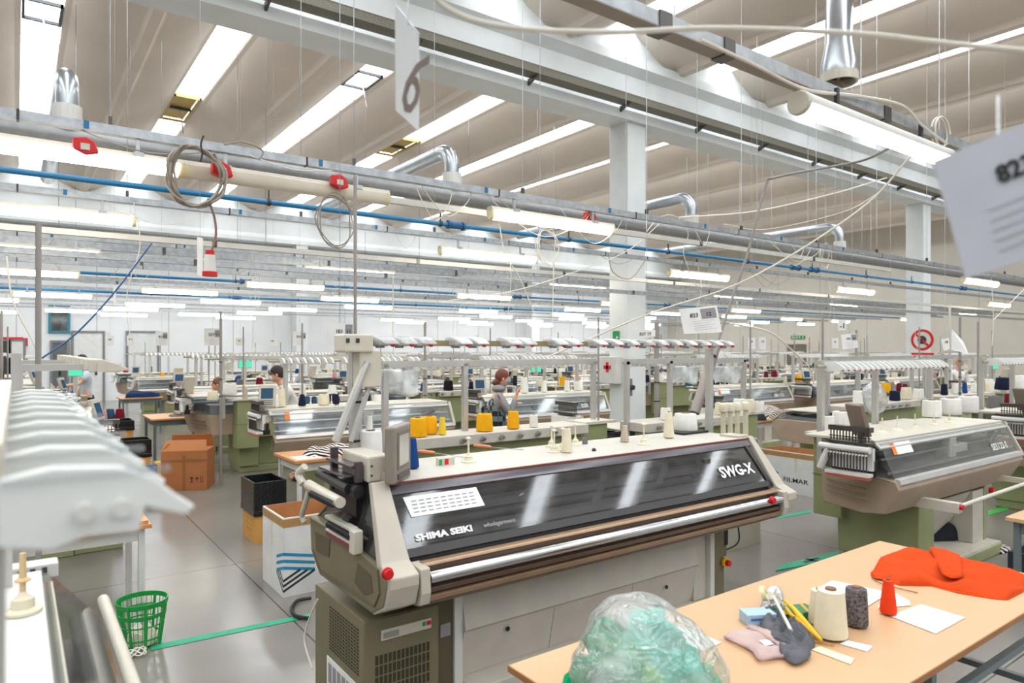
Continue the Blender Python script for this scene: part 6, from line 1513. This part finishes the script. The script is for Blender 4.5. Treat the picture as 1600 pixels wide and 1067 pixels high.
    if hair == 'bun':
        hl.ball(hc + HM @ Vector((0,-.10,-.06))*k, .055*k, 1, 1, .9, 12, HM).ball(hc + HM @ Vector((0,-.07,-.045))*k, .06*k, 1.1, 1, 1, 12, HM)
    hl.v = [tuple(Vector(v)+o) for v in hl.v]; hl.m = [0]*len(hl.f)
    hl.build('hair', hairm or HAIRD, t, smooth=True, solid=.008)
    return t, hc, HM, k
def loc_off(t): return Vector((0,0,0))
_b = MB.build
def build2(s, name, mats, parent=None, **kw):      # figure parts are modelled in the figure's own axes
    if parent is not None and parent.get('category') == 'person' and name != 'hair': s.v = [tuple(Vector(v)+wloc(parent)) for v in s.v]
    return _b(s, name, mats, parent, **kw)
MB.build = build2
PLAID = mat('plaid', (40,44,48), .8); nt = PLAID.node_tree; L = nt.links.new; bs = nt.nodes['Principled BSDF']; tc = nt.nodes.new('ShaderNodeTexCoord'); mp = nt.nodes.new('ShaderNodeTexChecker'); mp.inputs['Scale'].default_value = 14
mp.inputs[1].default_value = lin((30,34,38)); mp.inputs[2].default_value = lin((112,124,128)); L(tc.outputs['Object'], mp.inputs[0]); L(mp.outputs[0], bs.inputs['Base Color'])
GREYS = mat('grey_jersey', (142,140,142), .85); DEN = mat('denim_trousers', (50,60,80), .8); WTEE = mat('white_tee', (232,230,226), .8); NAVYT = mat('dark_tee', (48,50,60), .8); PALET = mat('pale_blue_tee', (196,206,216), .8); BEIGE = mat('beige_trousers', (120,112,100), .8)
# woman in plaid vest, on the phone, in profile facing right
p = onD(776, 700, 9.55); f_right = math.atan2(-CT+.15, ST)
t, hc, HM, k = person((p.x, p.y, 0), f_right, 'person with auburn tied-back hair in plaid vest and grey sleeves holding a phone', 1.70, .05,
   [((-.05,.08,-.26),(-.02,.24,-.16)), ((.02,.16,-.24),(.0,.24,.02))], GREYS, 'long', DEN, 'bun', HAIRB, vest=PLAID)
MB().ball(hc + HM @ Vector((0,.075,-.04))*k, .058*k, 1, .75, .85, 12, HM).build('face_mask', mat('mask_blue', (120,160,190), .7), t, smooth=True)
ph = MB().box(-.01,.01,-.035,.035,-.07,.07, Matrix.Translation(Vector((p.x,p.y,0)) + hc + HM @ Vector((.06,.17,-.03))*k)); tag(ph.build('phone', BLACK), 'dark phone held up by the person in the plaid vest', 'phone')
MB().ball(hc + Vector((0,0,-.14)) + HM @ Vector((0,-.06,0)), .11, 1.1, .9, .55, 12, HM).build('hood', GREYS, t, smooth=True)
# man in white printed tee leaning over his machine
p = onD(466, 700, 10.45); f_l = math.atan2(CT, -ST) + .35
t, hc, HM, k = person((p.x, p.y, 0), f_l, 'person in white printed T-shirt with glasses leaning over a machine', 1.80, .42,
   [((-.06,.10,-.26),(-.04,.24,-.44)), ((.06,.10,-.26),(.04,.22,-.46))], WTEE, 'short', BEIGE, 'short', HAIRD)
MB().ball(hc + Vector((0,0,-.36)) + HM @ Vector((0,-.02,0)), .13, .7, .5, .8, 12, HM).build('shirt_print', mat('print_grey', (110,112,122), .8), t, smooth=True)
MB().box(-.075,.075,.085,.10,.005,.03, Matrix.Translation(hc) @ HM).box(-.08,-.07,-.02,.09,.01,.02, Matrix.Translation(hc) @ HM).box(.07,.08,-.02,.09,.01,.02, Matrix.Translation(hc) @ HM).build('glasses', DARK, t)
MB().ball(hc + HM @ Vector((0,.065,-.045))*k, .06*k, 1, .8, .85, 12, HM).build('face_mask', WHITE, t, smooth=True)
# seen from behind, far left; arm reaching to a lit green screen
p = onD(135, 640, 15.0)
person((p.x, p.y, 0), f_l + .4, 'person in pale T-shirt reaching towards the green screen at far left', 1.86, .05, [((-.1,.16,-.2),(-.16,.42,-.22)), ((.06,.02,-.27),(.05,.1,-.5))], PALET, 'short', NAVYT, 'short', HAIRD)
p = onD(-6, 640, 9.0)
person((p.x, p.y, 0), math.pi/2, 'person in dark T-shirt cut off by the left edge, forearm showing', 1.74, 0, [((-.08,.02,-.27),(-.1,.12,-.5)), ((.10,.04,-.26),(.12,.16,-.48))], NAVYT, 'short', DEN, 'short', HAIRD)
p = onD(388, 640, 12.6)
person((p.x, p.y, 0), f_l, 'person in dark top bending low behind the cabinet, left of the person in white', 1.72, .9, [((-.06,.16,-.2),(-.04,.3,-.3)), ((.06,.16,-.2),(.04,.3,-.3))], mat('dark_top', (52,48,56), .8), 'long', DEN, 'short', mat('hair_brown', (110,70,50), .7))
p = onD(1497, 620, 17.0)
person((p.x, p.y, 0), -2.2, 'person with amber headwear and white top at the far right', 1.80, .0, None, WTEE, 'long', BEIGE, 'short', mat('cap_amber_cloth', (230,150,30), .8))
MB.build = _b
for px, py, D, m, lab in ((118,581,10.6,SCRG,'lit green screen beside the person in the pale T-shirt'), (383,568,15.0,SCRG,'small lit green screen behind the grey pole'), (1555,570,15.2,SCRG,'lit green screen at the far right'), (838,575,20,SCRG,'tiny lit green screen behind the plaid-vested person')):
    p = onD(px, py, D); s = D/F*9
    t = thing('display_screen', (p.x,p.y,p.z-s), lab, 'screen'); MB().box(p.x-s*1.1,p.x+s*1.1,p.y,p.y+.06,p.z-s*.8,p.z+s*.8).build('case', GREYB, t); MB().box(p.x-s,p.x+s,p.y-.005,p.y,p.z-s*.65,p.z+s*.65).build('screen', m, t)
    MB().box(p.x-.03,p.x+.03,p.y+.01,p.y+.05,0,p.z-s*.8).build('stand', ALU, t)
